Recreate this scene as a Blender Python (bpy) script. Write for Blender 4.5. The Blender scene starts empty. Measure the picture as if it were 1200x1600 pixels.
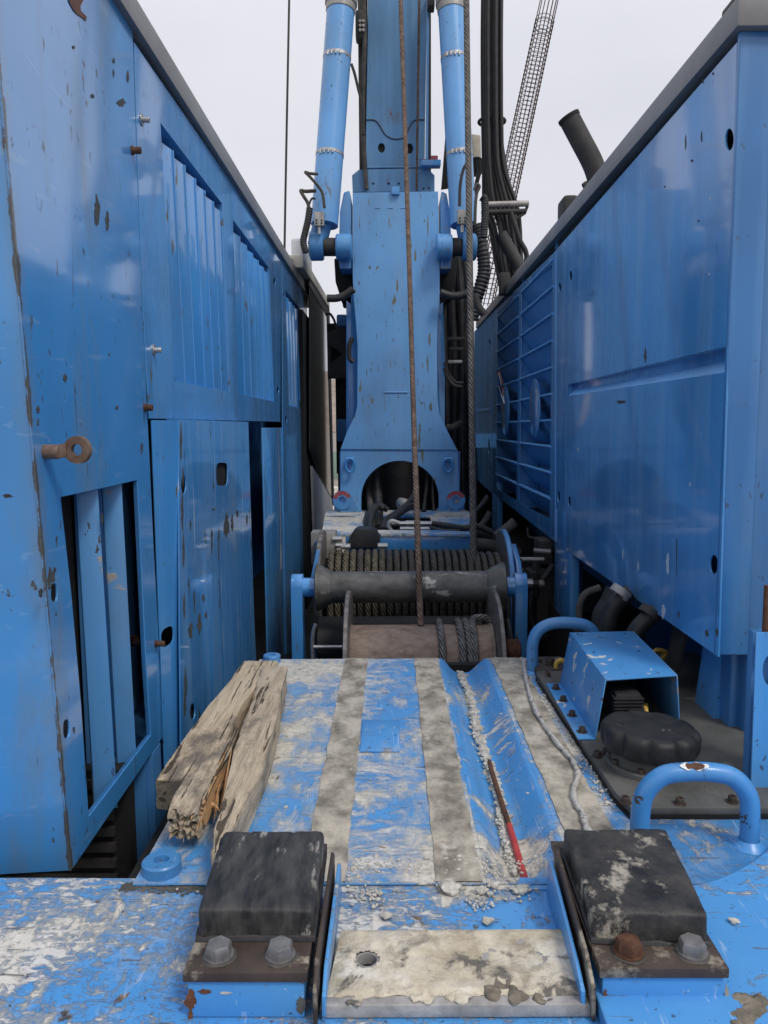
import bpy, bmesh, math, random
from mathutils import Vector, Matrix, noise
random.seed(7)
R = math.radians
SC = bpy.context.scene
COL = SC.collection

# ------------------------------------------------------------ camera
FPX = 1240.0
PITCH, YAW, ROLL = math.atan(133/FPX), -math.atan(12/FPX), R(0.4)
_f = Vector((math.sin(YAW)*math.cos(PITCH), math.cos(YAW)*math.cos(PITCH), -math.sin(PITCH)))
_r = _f.cross(Vector((0, 0, 1))).normalized()
_u = _r.cross(_f).normalized()
_r2 = _r*math.cos(ROLL) - _u*math.sin(ROLL)
_u2 = _u*math.cos(ROLL) + _r*math.sin(ROLL)
_r, _u = _r2, _u2
CAM = Vector((0, 0, 1.0))
cd = bpy.data.cameras.new("camera")
cd.sensor_fit = 'VERTICAL'; cd.sensor_height = 36.0; cd.lens = 36.0*FPX/1600
cd.clip_start = 0.02; cd.clip_end = 4000
cam = bpy.data.objects.new("camera", cd); COL.objects.link(cam)
cam.matrix_world = Matrix(((_r.x, _u.x, -_f.x, CAM.x), (_r.y, _u.y, -_f.y, CAM.y), (_r.z, _u.z, -_f.z, CAM.z), (0, 0, 0, 1)))
SC.camera = cam

# ------------------------------------------------------------ sky and sun (overcast)
SUN_EL, SUN_AZ = R(52), R(140)          # azimuth clockwise from +Y
W = bpy.data.worlds.new("World"); SC.world = W; W.use_nodes = True
nt = W.node_tree; nt.nodes.clear()
wo = nt.nodes.new('ShaderNodeOutputWorld'); bg = nt.nodes.new('ShaderNodeBackground')
sky = nt.nodes.new('ShaderNodeTexSky'); sky.sky_type = 'NISHITA'; sky.sun_disc = False
sky.sun_elevation = SUN_EL; sky.sun_rotation = SUN_AZ
tc = nt.nodes.new('ShaderNodeTexCoord'); mp = nt.nodes.new('ShaderNodeMapping'); mp.inputs['Scale'].default_value = (1, 1, 2.2)
nz = nt.nodes.new('ShaderNodeTexNoise'); nz.inputs['Scale'].default_value = 1.7; nz.inputs['Detail'].default_value = 6; nz.inputs['Roughness'].default_value = .55
cr = nt.nodes.new('ShaderNodeValToRGB')
cr.color_ramp.elements[0].position = .3; cr.color_ramp.elements[0].color = (6.5, 6.6, 7.3, 1)
cr.color_ramp.elements[1].position = .72; cr.color_ramp.elements[1].color = (7.5, 7.5, 8.0, 1)
mx = nt.nodes.new('ShaderNodeMixRGB'); mx.inputs[0].default_value = .94
L = nt.links.new
L(tc.outputs['Generated'], mp.inputs[0]); L(mp.outputs[0], nz.inputs['Vector']); L(nz.outputs['Fac'], cr.inputs[0])
L(sky.outputs[0], mx.inputs[1]); L(cr.outputs[0], mx.inputs[2]); L(mx.outputs[0], bg.inputs[0]); L(bg.outputs[0], wo.inputs[0])
bg.inputs['Strength'].default_value = .1
# overcast vault: a little brighter overhead than near the horizon
sx = nt.nodes.new('ShaderNodeSeparateXYZ'); L(tc.outputs['Generated'], sx.inputs[0])
mr = nt.nodes.new('ShaderNodeMapRange'); mr.inputs['From Min'].default_value = .35; mr.inputs['From Max'].default_value = 1.0
mr.inputs['To Min'].default_value = 1.0; mr.inputs['To Max'].default_value = 1.45; L(sx.outputs['Z'], mr.inputs['Value'])
vm = nt.nodes.new('ShaderNodeVectorMath'); vm.operation = 'SCALE'; L(mx.outputs[0], vm.inputs[0]); L(mr.outputs[0], vm.inputs['Scale']); L(vm.outputs[0], bg.inputs[0])
sd = bpy.data.lights.new("sun", 'SUN'); sd.energy = 1.5; sd.angle = R(14); sd.color = (1, .95, .88)
sun = bpy.data.objects.new("sun", sd); COL.objects.link(sun)
sdir = Vector((math.sin(SUN_AZ)*math.cos(SUN_EL), math.cos(SUN_AZ)*math.cos(SUN_EL), math.sin(SUN_EL)))
sun.rotation_euler = sdir.to_track_quat('Z', 'Y').to_euler()
SC.view_settings.view_transform = 'Standard'; SC.view_settings.look = 'None'
SC.view_settings.exposure = 0.12; SC.view_settings.gamma = 1; SC.view_settings.use_curve_mapping = False
SC.cycles.max_bounces = 6; SC.cycles.diffuse_bounces = 3; SC.cycles.glossy_bounces = 3; SC.cycles.caustics_reflective = False

# ------------------------------------------------------------ measuring helpers: a sight line met with a real plane
def ray(px, py):
    return (_f + _r*((px-600)/FPX) + _u*((800-py)/FPX))
def onX(px, py, X):
    d = ray(px, py); return CAM + d*((X-CAM.x)/d.x)
def onY(px, py, Y):
    d = ray(px, py); return CAM + d*((Y-CAM.y)/d.y)
def onZ(px, py, Z):
    d = ray(px, py); return CAM + d*((Z-CAM.z)/d.z)
V = Vector

# ------------------------------------------------------------ materials
class NT:
    def __init__(s, name):
        s.m = bpy.data.materials.new(name); s.m.use_nodes = True
        s.t = s.m.node_tree; s.b = s.t.nodes['Principled BSDF']
        s.P = s.n('ShaderNodeNewGeometry').outputs['Position']
    def n(s, t): return s.t.nodes.new(t)
    def L(s, a, b): s.t.links.new(a, b)
    def inp(s, sock, v):
        if hasattr(v, 'is_output') or isinstance(v, bpy.types.NodeSocket): s.L(v, sock)
        elif isinstance(v, (tuple, list)): sock.default_value = (*v, 1) if len(v) == 3 and sock.type == 'RGBA' else v
        else: sock.default_value = v
    def mapv(s, sc, loc=(0, 0, 0), rot=(0, 0, 0), v=None):
        m = s.n('ShaderNodeMapping'); m.inputs['Scale'].default_value = sc; m.inputs['Location'].default_value = loc
        m.inputs['Rotation'].default_value = rot
        s.L(v or s.P, m.inputs[0]); return m.outputs[0]
    def noise(s, scale=5, detail=4, rough=.55, st=(1, 1, 1), loc=(0, 0, 0), dist=0, v=None, rot=(0, 0, 0)):
        k = s.n('ShaderNodeTexNoise'); s.L(s.mapv(st, loc, rot, v), k.inputs['Vector'])
        k.inputs['Scale'].default_value = scale; k.inputs['Detail'].default_value = detail
        k.inputs['Roughness'].default_value = rough; k.inputs['Distortion'].default_value = dist
        return k.outputs['Fac']
    def vor(s, scale=5, st=(1, 1, 1), feat='F1'):
        k = s.n('ShaderNodeTexVoronoi'); k.feature = feat; s.L(s.mapv(st), k.inputs['Vector']); k.inputs['Scale'].default_value = scale
        return k.outputs['Distance']
    def step(s, f, lo, hi):
        k = s.n('ShaderNodeMapRange'); k.inputs['From Min'].default_value = lo; k.inputs['From Max'].default_value = hi
        s.inp(k.inputs['Value'], f); return k.outputs['Result']
    def M(s, op, a, b=0.0, c=None):
        k = s.n('ShaderNodeMath'); k.operation = op; s.inp(k.inputs[0], a); s.inp(k.inputs[1], b)
        if c is not None: s.inp(k.inputs[2], c)
        return k.outputs[0]
    def mix(s, f, a, b):
        k = s.n('ShaderNodeMix'); k.data_type = 'RGBA'; s.inp(k.inputs[0], f); s.inp(k.inputs[6], a); s.inp(k.inputs[7], b); return k.outputs[2]
    def mixf(s, f, a, b):
        k = s.n('ShaderNodeMix'); k.data_type = 'FLOAT'; s.inp(k.inputs[0], f); s.inp(k.inputs[2], a); s.inp(k.inputs[3], b); return k.outputs[0]
    def bump(s, h, strength=.3, dist=.01, nrm=None):
        k = s.n('ShaderNodeBump'); k.inputs['Strength'].default_value = strength; k.inputs['Distance'].default_value = dist
        s.L(h, k.inputs['Height'])
        if nrm: s.L(nrm, k.inputs['Normal'])
        return k.outputs[0]
    def xyz(s):
        k = s.n('ShaderNodeSeparateXYZ'); s.L(s.P, k.inputs[0]); return k.outputs
    def done(s, col, rough, metal=0.0, nrm=None, spec=.5, coat=0.0, coatr=.1):
        s.inp(s.b.inputs['Base Color'], col); s.inp(s.b.inputs['Roughness'], rough); s.inp(s.b.inputs['Metallic'], metal)
        s.b.inputs['Specular IOR Level'].default_value = spec
        s.b.inputs['Coat Weight'].default_value = coat; s.b.inputs['Coat Roughness'].default_value = coatr
        if nrm: s.L(nrm, s.b.inputs['Normal'])
        return s.m

BLUE = (.062, .285, .64)
def paint(name, col=BLUE, rough=.22, layers=(), dents=.0, streak=.25, coat=.75, specks=.8, coatr=.05, fade=(.22, .42, .66)):
    """layers: (colour, scale, stretch, lo, hi, roughness, height, detail, loc)"""
    s = NT(name)
    big = s.noise(1.6, 3, .5)
    c = s.mix(s.step(big, .35, .7), [x*.86 for x in col], [min(1, x*1.12) for x in col])
    st = s.noise(9, 5, .6, (1, 1, .06))
    c = s.mix(s.M('MULTIPLY', s.step(st, .45, .8), streak), c, fade)
    r = s.mixf(s.step(st, .4, .8), rough, rough+.14)
    dirt = s.noise(3.1, 6, .65, (1, 1, .5), loc=(4, 1, 2))
    c = s.mix(s.M('MULTIPLY', s.step(dirt, .50, .72), .38*specks), c, (.15, .19, .22))
    sp = s.noise(42, 3, .6, (1, 1, .55))
    spm = s.M('MULTIPLY', s.step(sp, .655, .69), s.step(s.noise(4, 3, loc=(9, 9, 9)), .40, .58))
    spm = s.M('MULTIPLY', spm, specks)
    c = s.mix(spm, c, (.045, .04, .035)); r = s.mixf(spm, r, .7)
    h = s.M('MULTIPLY', spm, -.6)
    for (lc, sc, stt, lo, hi, lr, lh, dt, lloc) in layers:
        m = s.step(s.noise(sc, dt, .62, stt, loc=lloc, dist=.3), lo, hi)
        tone = s.noise(sc*5, 4, .6, loc=(3, 3, 3))
        lc2 = s.mix(tone, [x*.72 for x in lc], [min(1, x*1.25) for x in lc])
        c = s.mix(m, c, lc2); r = s.mixf(m, r, lr); h = s.M('ADD', h, s.M('MULTIPLY', m, lh))
    nrm = s.bump(h, .5, .002)
    if dents:
        nrm = s.bump(s.noise(2.3, 2, .4, (1, 1, .8), loc=(1, 7, 3)), dents, .05, nrm)
    # fine orange peel of the paint
    nrm = s.bump(s.noise(160, 2, .5), .03, .002, nrm)
    return s.done(c, r, 0, nrm, .5, coat, coatr)

WHT, GRY, RST, DRK = (.62, .60, .55), (.33, .31, .27), (.16, .06, .028), (.05, .05, .048)
def speck_mat(name, a, b, rough=.6, metal=0.0, scale=14, st=(1, 1, 1), bs=.4, bd=.004, lo=.35, hi=.7, third=None, spec=.4, detail=6):
    s = NT(name)
    n1 = s.noise(scale, detail, .65, st)
    c = s.mix(s.step(n1, lo, hi), a, b)
    if third:
        c = s.mix(s.step(s.noise(scale*.6, 6, .7, st, loc=(5, 2, 8)), third[1], third[1]+.08), c, third[0])
    n2 = s.noise(scale*7, 4, .6, st)
    c = s.mix(s.M('MULTIPLY', n2, .35), c, [x*.45 for x in a])
    return s.done(c, s.mixf(n1, rough-.1, min(1, rough+.15)), metal, s.bump(s.M('ADD', s.M('MULTIPLY', n2, .4), n1), bs, bd), spec)

m_blue = paint("blue_gloss_paint", dents=.10, layers=[((.09, .10, .10), 15, (1, 1, .3), .665, .68, .8, -.5, 4, (5, 2, .4))])
m_blue_door = paint("blue_worn_door_paint", rough=.25, dents=.10, streak=.8,
                    layers=[((.05, .045, .04), 11, (1, 1, .28), .655, .67, .8, -.8, 4, (2, 2.3, .4)), ((.40, .50, .62), 30, (1, 1, .05), .63, .70, .5, 0, 3, (6, 2.3, .4))])
m_blue_right = paint("blue_streaked_paint", col=(.062, .27, .60), rough=.22, dents=.14, streak=.55, specks=.5, coat=.7, coatr=.06)
m_blue_matt = paint("blue_matt_paint", rough=.42, coat=.1, dents=.05, streak=.4)
m_blue_deep = paint("blue_shaded_face_paint", col=(.045, .18, .42), rough=.5, coat=0, streak=.2)  # deeper copy of the blue, shade of inner and rear faces painted in
m_blue_col = paint("blue_chalked_paint", col=(.135, .355, .66), rough=.45, coat=.08, streak=.5, specks=.8,
                   layers=[((.17, .16, .10), 26, (1, 1, .14), .64, .665, .8, -.4, 3, (0, 0, 5))])
m_blue_mast = paint("blue_rusty_mast_paint", col=(.07, .205, .39), rough=.45, coat=.05, streak=.5, specks=1,
                    layers=[((.13, .09, .06), 5, (1, 1, .3), .60, .70, .8, -.3, 6, (1, 0, 5)), (RST, 14, (1, 1, .4), .66, .70, .9, -.3, 5, (8, 0, 5))])
m_blue_cyl = paint("blue_cylinder_paint", col=(.12, .34, .68), rough=.3, coat=.3, streak=.3, specks=1,
                   layers=[((.12, .12, .09), 6, (1, 1, .4), .64, .69, .8, -.3, 6, (3, 2, 5))])
m_blue_part = paint("blue_scuffed_paint", col=(.075, .26, .55), rough=.35, coat=.2, specks=1,
                    layers=[(GRY, 9, (1, 1, 1), .61, .66, .8, .3, 6, (3, 2, 5))])

def deck_paint(name, cover=.0, white=.0, rust=.0, leftbias=False, soft=1.0, dark=1.0, spot=None, k=1.0):
    s = NT(name)
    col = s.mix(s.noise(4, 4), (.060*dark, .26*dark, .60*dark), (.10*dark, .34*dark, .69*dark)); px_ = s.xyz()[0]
    tn = s.noise(34, 7, .75); big = s.M('SUBTRACT', s.noise(2.3, 3, .5, loc=(7, 1, 0)), s.mixf(s.step(px_, -.2, -.08), .44, .575) if leftbias else .5)
    big2 = s.M('SUBTRACT', s.noise(5.5, 3, .5, loc=(1, 6, 0)), .5)
    if spot:
        X3 = s.xyz(); dx = s.M('SUBTRACT', X3[0], spot[0]); dy = s.M('SUBTRACT', X3[1], spot[1])
        dd = s.M('SQRT', s.M('ADD', s.M('MULTIPLY', dx, dx), s.M('MULTIPLY', dy, dy)))
        big = s.M('ADD', big, s.M('SUBTRACT', s.M('MULTIPLY', s.step(dd, .50, .06), .18), .125)); big2 = s.M('ADD', big2, s.M('SUBTRACT', .13, s.M('MULTIPLY', s.step(dd, .50, .06), .24)))
    # thin dusty veil that lets the blue through
    veil = s.M('ADD', s.noise(8*k, 9, .72, (1.3, .8, 1), loc=(5, 4, 0), dist=.4), s.M('MULTIPLY', big, 1.0))
    mv = s.M('MULTIPLY', s.step(veil, .44-cover, .66-cover), .55)
    c = s.mix(mv, col, (.42, .46, .47))
    # cement film with torn edges
    a = s.noise(9*k, 10, .74, (1.5, .75, 1), loc=(2.2, .4, 0), dist=.35)
    f = s.M('ADD', a, s.M('ADD', s.M('MULTIPLY', big, .75), s.M('MULTIPLY', big2, .5)))
    m1 = s.step(f, .545-cover-.04*soft, .545-cover+.04*soft)
    film = s.mix(s.step(tn, .35, .65), (.38, .345, .27), (.72, .67, .57))
    c = s.mix(s.M('MULTIPLY', m1, .93), c, film)
    # whiter lime smears dragged in one direction
    w = s.noise(15*k, 10, .76, (1.0, 2.0, 1), loc=(9, 2, 0), dist=.5, rot=(0, 0, .5))
    fw = s.M('ADD', w, s.M('ADD', s.M('MULTIPLY', s.M('SUBTRACT', s.noise(2.6, 3, .5, loc=(1, 4, 0)), .5), .7), s.M('MULTIPLY', big2, -.3)))
    m2 = s.step(fw, .59-white-.04*soft, .59-white+.045*soft)
    c = s.mix(s.M('MULTIPLY', m2, .9), c, s.mix(tn, (.52, .50, .45), (.82, .78, .70)))
    # bare brown spots, black grains and scratches
    d = s.step(s.noise(14, 6, .7, (1, 1, 1), loc=(4, 4, 0), dist=.5), .645-rust, .68-rust)
    c = s.mix(d, c, s.mix(s.step(tn, .4, .6), (.07, .06, .05), (.34, .22, .14)))
    g = s.step(s.noise(75, 3, .6), .68, .71); c = s.mix(s.M('MULTIPLY', g, .8), c, (.07, .065, .06))
    sc = s.step(s.noise(24, 4, .5, (.22, 3.0, 1), loc=(0, 8, 0), dist=1.6), .655, .67)
    c = s.mix(s.M('MULTIPLY', sc, .75), c, (.12, .11, .10))
    sw = s.step(s.noise(30, 4, .5, (2.6, .25, 1), loc=(3, 8, 0), dist=1.4, rot=(0, 0, .6)), .65, .665)
    c = s.mix(s.M('MULTIPLY', sw, .25), c, (.66, .70, .74))
    allm = s.M('MAXIMUM', m1, m2)
    h = s.M('ADD', s.M('MULTIPLY', allm, .5), s.M('MULTIPLY', tn, s.M('MULTIPLY', allm, .9)))
    h = s.M('ADD', h, s.M('MULTIPLY', d, -.4)); h = s.M('ADD', h, s.M('MULTIPLY', g, .5))
    return s.done(c, s.mixf(allm, s.mixf(mv, .32, .6), .9), 0, s.bump(h, .8, .004), .5)
m_deck = deck_paint("blue_deck_with_cement_film", .035, -.005, .0, True, 2.0)
m_deck_l = deck_paint("blue_deck_shaded_paint", -.15, -.1, -.02, dark=.72)  # darkened blue paints in the shading of the deck below the raised sheet
m_front = deck_paint("blue_front_plate_with_splashes", -.03, .062, .02, False, 1.3, spot=(-.44, 1.50), k=1.9)
m_plat = deck_paint("blue_platform_paint", .02, .03)
m_front_r = deck_paint("blue_front_plate_light_marks", -.16, -.10, -.01)
m_groove = deck_paint("blue_groove_paint", -.09, -.07, -.01)
m_lou = paint("blue_louvre_slat_paint", col=(.10, .34, .68), rough=.45, coat=.1, streak=.4)
m_chip = speck_mat("dark_primer_chip", (.035, .04, .042), (.10, .105, .10), .85, 0, 60)
m_pale = speck_mat("pale_scrape", (.45, .52, .60), (.62, .68, .74), .7, 0, 60)
m_sup = deck_paint("blue_support_box_paint", -.16, -.12, .03)
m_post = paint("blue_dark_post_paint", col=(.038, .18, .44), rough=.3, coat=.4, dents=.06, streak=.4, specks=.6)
m_strip = speck_mat("grey_grip_coating", (.20, .18, .145), (.56, .51, .42), .95, 0, 8, (1.2, .9, 1), 1.0, .007, .38, .60, ((.66, .62, .54), .60))
m_crust = speck_mat("cement_crust", (.36, .31, .22), (.66, .61, .50), .95, 0, 9, (1, 1, 1), .9, .008, .35, .62, ((.10, .095, .085), .59))
m_lip = speck_mat("cement_covered_steel", (.22, .21, .20), (.5, .48, .46), .8, 0, 11, (1, 1, 1), .6, .005, .35, .65, ((.10, .06, .04), .66))
m_rubber = speck_mat("worn_black_rubber", (.014, .014, .016), (.10, .098, .092), .5, 0, 11, (2.6, .6, 1), .5, .004, .36, .72, ((.40, .38, .34), .60))
m_rubber2 = speck_mat("dusty_black_rubber", (.013, .013, .014), (.085, .08, .072), .5, 0, 12, (1.3, 1, 1), .8, .005, .36, .72, ((.44, .40, .33), .565))
m_padplate = speck_mat("brown_black_plate_steel", (.045, .033, .028), (.10, .075, .06), .5, .2, 12, (1, 1, 1), .4, .003, .3, .7, ((.36, .32, .25), .56))
m_bolt = speck_mat("grey_bolt_steel", (.16, .16, .165), (.30, .30, .30), .42, .35, 30, third=((.12, .07, .05), .6), bs=.12)
m_rbolt = speck_mat("rusty_bolt_steel", (.07, .03, .018), (.18, .085, .045), .8, .1, 40)
m_zinc = speck_mat("zinc_plated_steel", (.38, .38, .38), (.6, .6, .6), .35, .7, 25)
m_plate = speck_mat("dark_tank_plate_steel", (.085, .085, .078), (.15, .15, .138), .62, .1, 9, third=((.26, .24, .20), .60))
m_rust = speck_mat("rusty_drum_steel", (.15, .10, .075), (.36, .28, .225), .6, .1, 14, (1, 2, 2), .5, .004, .3, .7, ((.42, .39, .34), .60))
m_flange = speck_mat("scraped_flange_steel", (.09, .08, .072), (.30, .28, .26), .45, .25, 9, (1, 3, 3), .3, .002)
m_roller = speck_mat("worn_roller_steel", (.055, .053, .05), (.20, .195, .18), .42, .2, 16, (.6, 1, 1), .5, .003, .3, .7, ((.56, .54, .48), .565))
m_black = speck_mat("black_plastic", (.02, .02, .022), (.04, .04, .042), .5, 0, 20)
m_cap = speck_mat("dusty_black_cap_plastic", (.012, .012, .013), (.03, .03, .03), .55, 0, 30, third=((.30, .29, .26), .645), bs=.25, bd=.002)
m_hose = speck_mat("black_hose_rubber", (.018, .018, .019), (.05, .049, .048), .5, 0, 12)
m_hose_d = speck_mat("dusty_hose_rubber", (.04, .038, .035), (.13, .12, .105), .75, 0, 9)
m_trim = speck_mat("dark_grey_trim", (.19, .19, .192), (.30, .30, .30), .42, 0, 3, third=((.24, .24, .24), .68), bs=.1, bd=.002)
m_void = speck_mat("black_steel_and_gap_shade", (.008, .008, .009), (.02, .02, .02), .8, 0, 6)  # near-black: shade of gaps and recesses put into the colour, also black parts
m_frame = speck_mat("dark_machine_steel", (.03, .03, .032), (.075, .07, .065), .6, .2, 6)
m_alu = speck_mat("dull_light_metal", (.30, .29, .27), (.50, .48, .45), .5, .4, 14)
m_white = speck_mat("white_cab_paint", (.72, .73, .72), (.85, .85, .83), .4, 0, 5, bs=.05)
m_cream = speck_mat("cream_weathered_paint", (.50, .46, .38), (.68, .64, .55), .6, 0, 6)
m_red = speck_mat("red_plastic_pipe", (.40, .03, .03), (.62, .10, .09), .5, 0, 12, third=((.4, .3, .25), .64))
m_redpaint = speck_mat("worn_red_paint", (.35, .06, .07), (.45, .12, .13), .6, 0, 30, third=((.35, .36, .38), .6))
m_yellow = speck_mat("yellow_cable_sleeve", (.55, .33, .06), (.75, .5, .12), .5, 0, 20)
m_orange = speck_mat("orange_wire", (.6, .12, .04), (.7, .2, .08), .5, 0, 20)
m_crumb = speck_mat("cement_crumb", (.40, .375, .32), (.75, .72, .65), .95, 0, 60)
m_rebar = speck_mat("rusty_rebar", (.05, .028, .02), (.11, .065, .05), .85, .1, 8)
m_grnd = speck_mat("yard_gravel", (.20, .17, .14), (.36, .32, .27), .95, 0, 1.5)
m_hill = speck_mat("winter_hillside", (.22, .17, .14), (.38, .33, .28), 1, 0, .08, (1, 1, .4), .2, .5)
def glass_mat():
    s = NT("dark_cab_glass"); n = s.noise(1.4, 3, .5)
    return s.done(s.mix(n, (.006, .012, .010), (.02, .035, .026)), .06, 0, s.bump(n, .05, .02), .35)
m_glass = glass_mat()
def crust_mat():
    s = NT("stained_cement_crust"); x, y, z = s.xyz()
    n = s.noise(9, 8, .7); f = s.noise(60, 5, .7); b = s.noise(11, 5, .65, loc=(3, 2, 0), dist=.4)
    c = s.mix(s.step(n, .36, .62), (.40, .34, .24), (.68, .62, .50))
    front = s.step(y, 1.455, 1.36)
    c = s.mix(s.M('MULTIPLY', s.step(s.noise(16, 7, .72, loc=(8, 8, 0), dist=.4), .50, .60), .7), c, s.mix(f, (.20, .175, .13), (.40, .35, .27)))
    wh = s.M('MULTIPLY', s.step(s.noise(7, 6, .7, loc=(6, 1, 0)), .50, .62), s.M('ADD', .35, s.M('MULTIPLY', front, .5)))
    c = s.mix(wh, c, (.74, .71, .64))
    dk = s.M('MULTIPLY', s.step(b, .515, .575), front)
    c = s.mix(s.M('MULTIPLY', dk, .9), c, s.mix(f, (.05, .048, .045), (.17, .16, .145)))
    sp = s.step(f, .66, .70); c = s.mix(s.M('MULTIPLY', sp, .6), c, (.16, .14, .11))
    return s.done(c, .95, 0, s.bump(s.M('ADD', n, s.M('MULTIPLY', f, .6)), 1.0, .008), .3)
m_crust2 = crust_mat()
def wood_mat(name, a, b, dark, knots=True):
    s = NT(name)
    g = s.noise(7, 8, .7, (7, .55, 7), dist=.6)
    f = s.noise(40, 5, .7, (6, .25, 6))
    c = s.mix(s.step(g, .3, .7), a, b)
    c = s.mix(s.M('MULTIPLY', s.step(f, .52, .7), .55), c, dark)
    c = s.mix(s.M('MULTIPLY', s.step(s.noise(5, 6, .7, (1.5, .7, 1), loc=(2, 5, 1)), .52, .64), .75), c, (.10, .092, .085))
    ck = s.step(s.noise(16, 4, .6, (3.2, .16, 3.2), loc=(8, 0, 3), dist=.8), .60, .625)
    c = s.mix(s.M('MULTIPLY', ck, .85), c, (.035, .028, .02))
    h = s.M('ADD', s.M('ADD', g, s.M('MULTIPLY', f, .6)), s.M('MULTIPLY', ck, -1.2))
    return s.done(c, .88, 0, s.bump(h, .9, .006), .25)
m_wood = wood_mat("weathered_timber", (.46, .355, .23), (.72, .60, .44), (.15, .11, .07))
m_wood2 = wood_mat("grey_split_timber", (.33, .265, .185), (.66, .555, .41), (.08, .065, .05))
m_woodf = wood_mat("fresh_splintered_wood", (.52, .28, .12), (.72, .47, .25), (.30, .13, .05))
m_woodend = wood_mat("dark_end_grain", (.10, .085, .06), (.20, .17, .12), (.04, .03, .02))
def rope_mat(name, a, b, k=1.0, rough=.5, metal=.35):
    s = NT(name)
    uv = s.n('ShaderNodeUVMap').outputs[0]; sep = s.n('ShaderNodeSeparateXYZ'); s.L(uv, sep.inputs[0])
    ph = s.M('ADD', s.M('MULTIPLY', sep.outputs[0], 6.0), s.M('MULTIPLY', sep.outputs[1], 30*k))
    w = s.M('ABSOLUTE', s.M('SINE', s.M('MULTIPLY', ph, math.pi)))
    n = s.noise(25, 5, .7)
    c = s.mix(s.step(n, .35, .7), a, b)
    c = s.mix(s.step(w, .45, .0), c, [x*.2 for x in a])
    return s.done(c, rough, metal, s.bump(w, .9, .006), .4)
m_rope = rope_mat("steel_wire_rope", (.10, .095, .088), (.27, .26, .24), 1, .5, .15)
m_rope2 = rope_mat("dark_wire_rope", (.06, .055, .05), (.19, .175, .155), 1, .5, .15)
m_rope_r = rope_mat("rusty_wire_rope", (.10, .06, .04), (.26, .19, .15), 1, .75, .1)
m_rope_g = rope_mat("greasy_drum_rope", (.045, .04, .033), (.135, .12, .10), 1, .42, .15)
m_rope_s = rope_mat("muddy_drum_rope", (.05, .042, .03), (.22, .19, .13), 1, .6, .1)
m_braid = speck_mat("cement_splashed_cable", (.34, .33, .31), (.70, .67, .62), .9, 0, 55, third=((.05, .048, .045), .56))

# ------------------------------------------------------------ mesh helpers
def finish(me, ang=32):
    me.polygons.foreach_set('use_smooth', [True]*len(me.polygons))
    me.set_sharp_from_angle(angle=R(ang)); return me
def mk(name, bm, mat, parent=None, org=None, ang=32):
    if isinstance(bm, bmesh.types.BMesh):
        me = bpy.data.meshes.new(name); bmesh.ops.recalc_face_normals(bm, faces=bm.faces); bm.to_mesh(me); bm.free()
    else:
        me = bm
    if org is not None: me.transform(Matrix.Translation(-Vector(org)))
    finish(me, ang)
    me.materials.clear(); me.materials.append(mat)
    o = bpy.data.objects.new(name, me); COL.objects.link(o)
    if parent is not None: o.parent = parent
    return o
def tag(o, label, cat=None, group=None, kind=None):
    if label: o['label'] = label
    if cat: o['category'] = cat
    if group: o['group'] = group
    if kind: o['kind'] = kind
    return o
class Thing:
    def __init__(s, name, label, cat, org, group=None, kind=None):
        s.org = Vector(org); s.e = bpy.data.objects.new(name, None); COL.objects.link(s.e)
        s.e.location = s.org; s.e.empty_display_size = .05
        tag(s.e, label, None if kind == 'structure' else cat, group, kind)
    def part(s, name, bm, mat, label=None, parent=None, ang=32, kind=None):
        o = mk(name, bm, mat, parent or s.e, s.org, ang)
        if label: o['label'] = label
        if kind: o['kind'] = kind
        return o
def single(name, bm, mat, label, cat, group=None, kind=None, ang=32):
    if isinstance(bm, bmesh.types.BMesh):
        me = bpy.data.meshes.new(name); bmesh.ops.recalc_face_normals(bm, faces=bm.faces); bm.to_mesh(me); bm.free(); bm = me
    xs = [v.co for v in bm.vertices]
    org = Vector(((min(c.x for c in xs)+max(c.x for c in xs))/2, (min(c.y for c in xs)+max(c.y for c in xs))/2, min(c.z for c in xs)))
    o = mk(name, bm, mat, None, org, ang); o.location = org
    return tag(o, label, None if kind == 'structure' else cat, group, kind)
def NB(): return bmesh.new()
def hexa(bm, p, bev=0, seg=2):
    """p: 8 corners, bottom ring 0-3 then top ring 4-7"""
    vs = [bm.verts.new(c) for c in p]
    fs = [bm.faces.new([vs[i] for i in q]) for q in ((3, 2, 1, 0), (4, 5, 6, 7), (0, 1, 5, 4), (1, 2, 6, 5), (2, 3, 7, 6), (3, 0, 4, 7))]
    if bev:
        es = list({e for f in fs for e in f.edges})
        bmesh.ops.bevel(bm, geom=es, offset=bev, segments=seg, affect='EDGES', profile=.6)
    return bm
def box(bm, lo, hi, bev=0, seg=2):
    (a, b, c), (d, e, f) = lo, hi
    return hexa(bm, [(a, b, c), (d, b, c), (d, e, c), (a, e, c), (a, b, f), (d, b, f), (d, e, f), (a, e, f)], bev, seg)
def prism(bm, pts, vec, bev=0):
    """closed polygon swept by vec"""
    vec = Vector(vec); a = [bm.verts.new(p) for p in pts]; b = [bm.verts.new(Vector(p)+vec) for p in pts]
    n = len(pts); fs = [bm.faces.new(a), bm.faces.new(b[::-1])]
    for i in range(n): fs.append(bm.faces.new((a[i], b[i], b[(i+1) % n], a[(i+1) % n])))
    if bev:
        bmesh.ops.bevel(bm, geom=list({e for f in fs for e in f.edges}), offset=bev, segments=2, affect='EDGES', profile=.6)
    return bm
def basis(d):
    d = Vector(d).normalized(); a = Vector((0, 0, 1)) if abs(d.z) < .9 else Vector((1, 0, 0))
    u = a.cross(d).normalized(); return d, u, d.cross(u)
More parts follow.
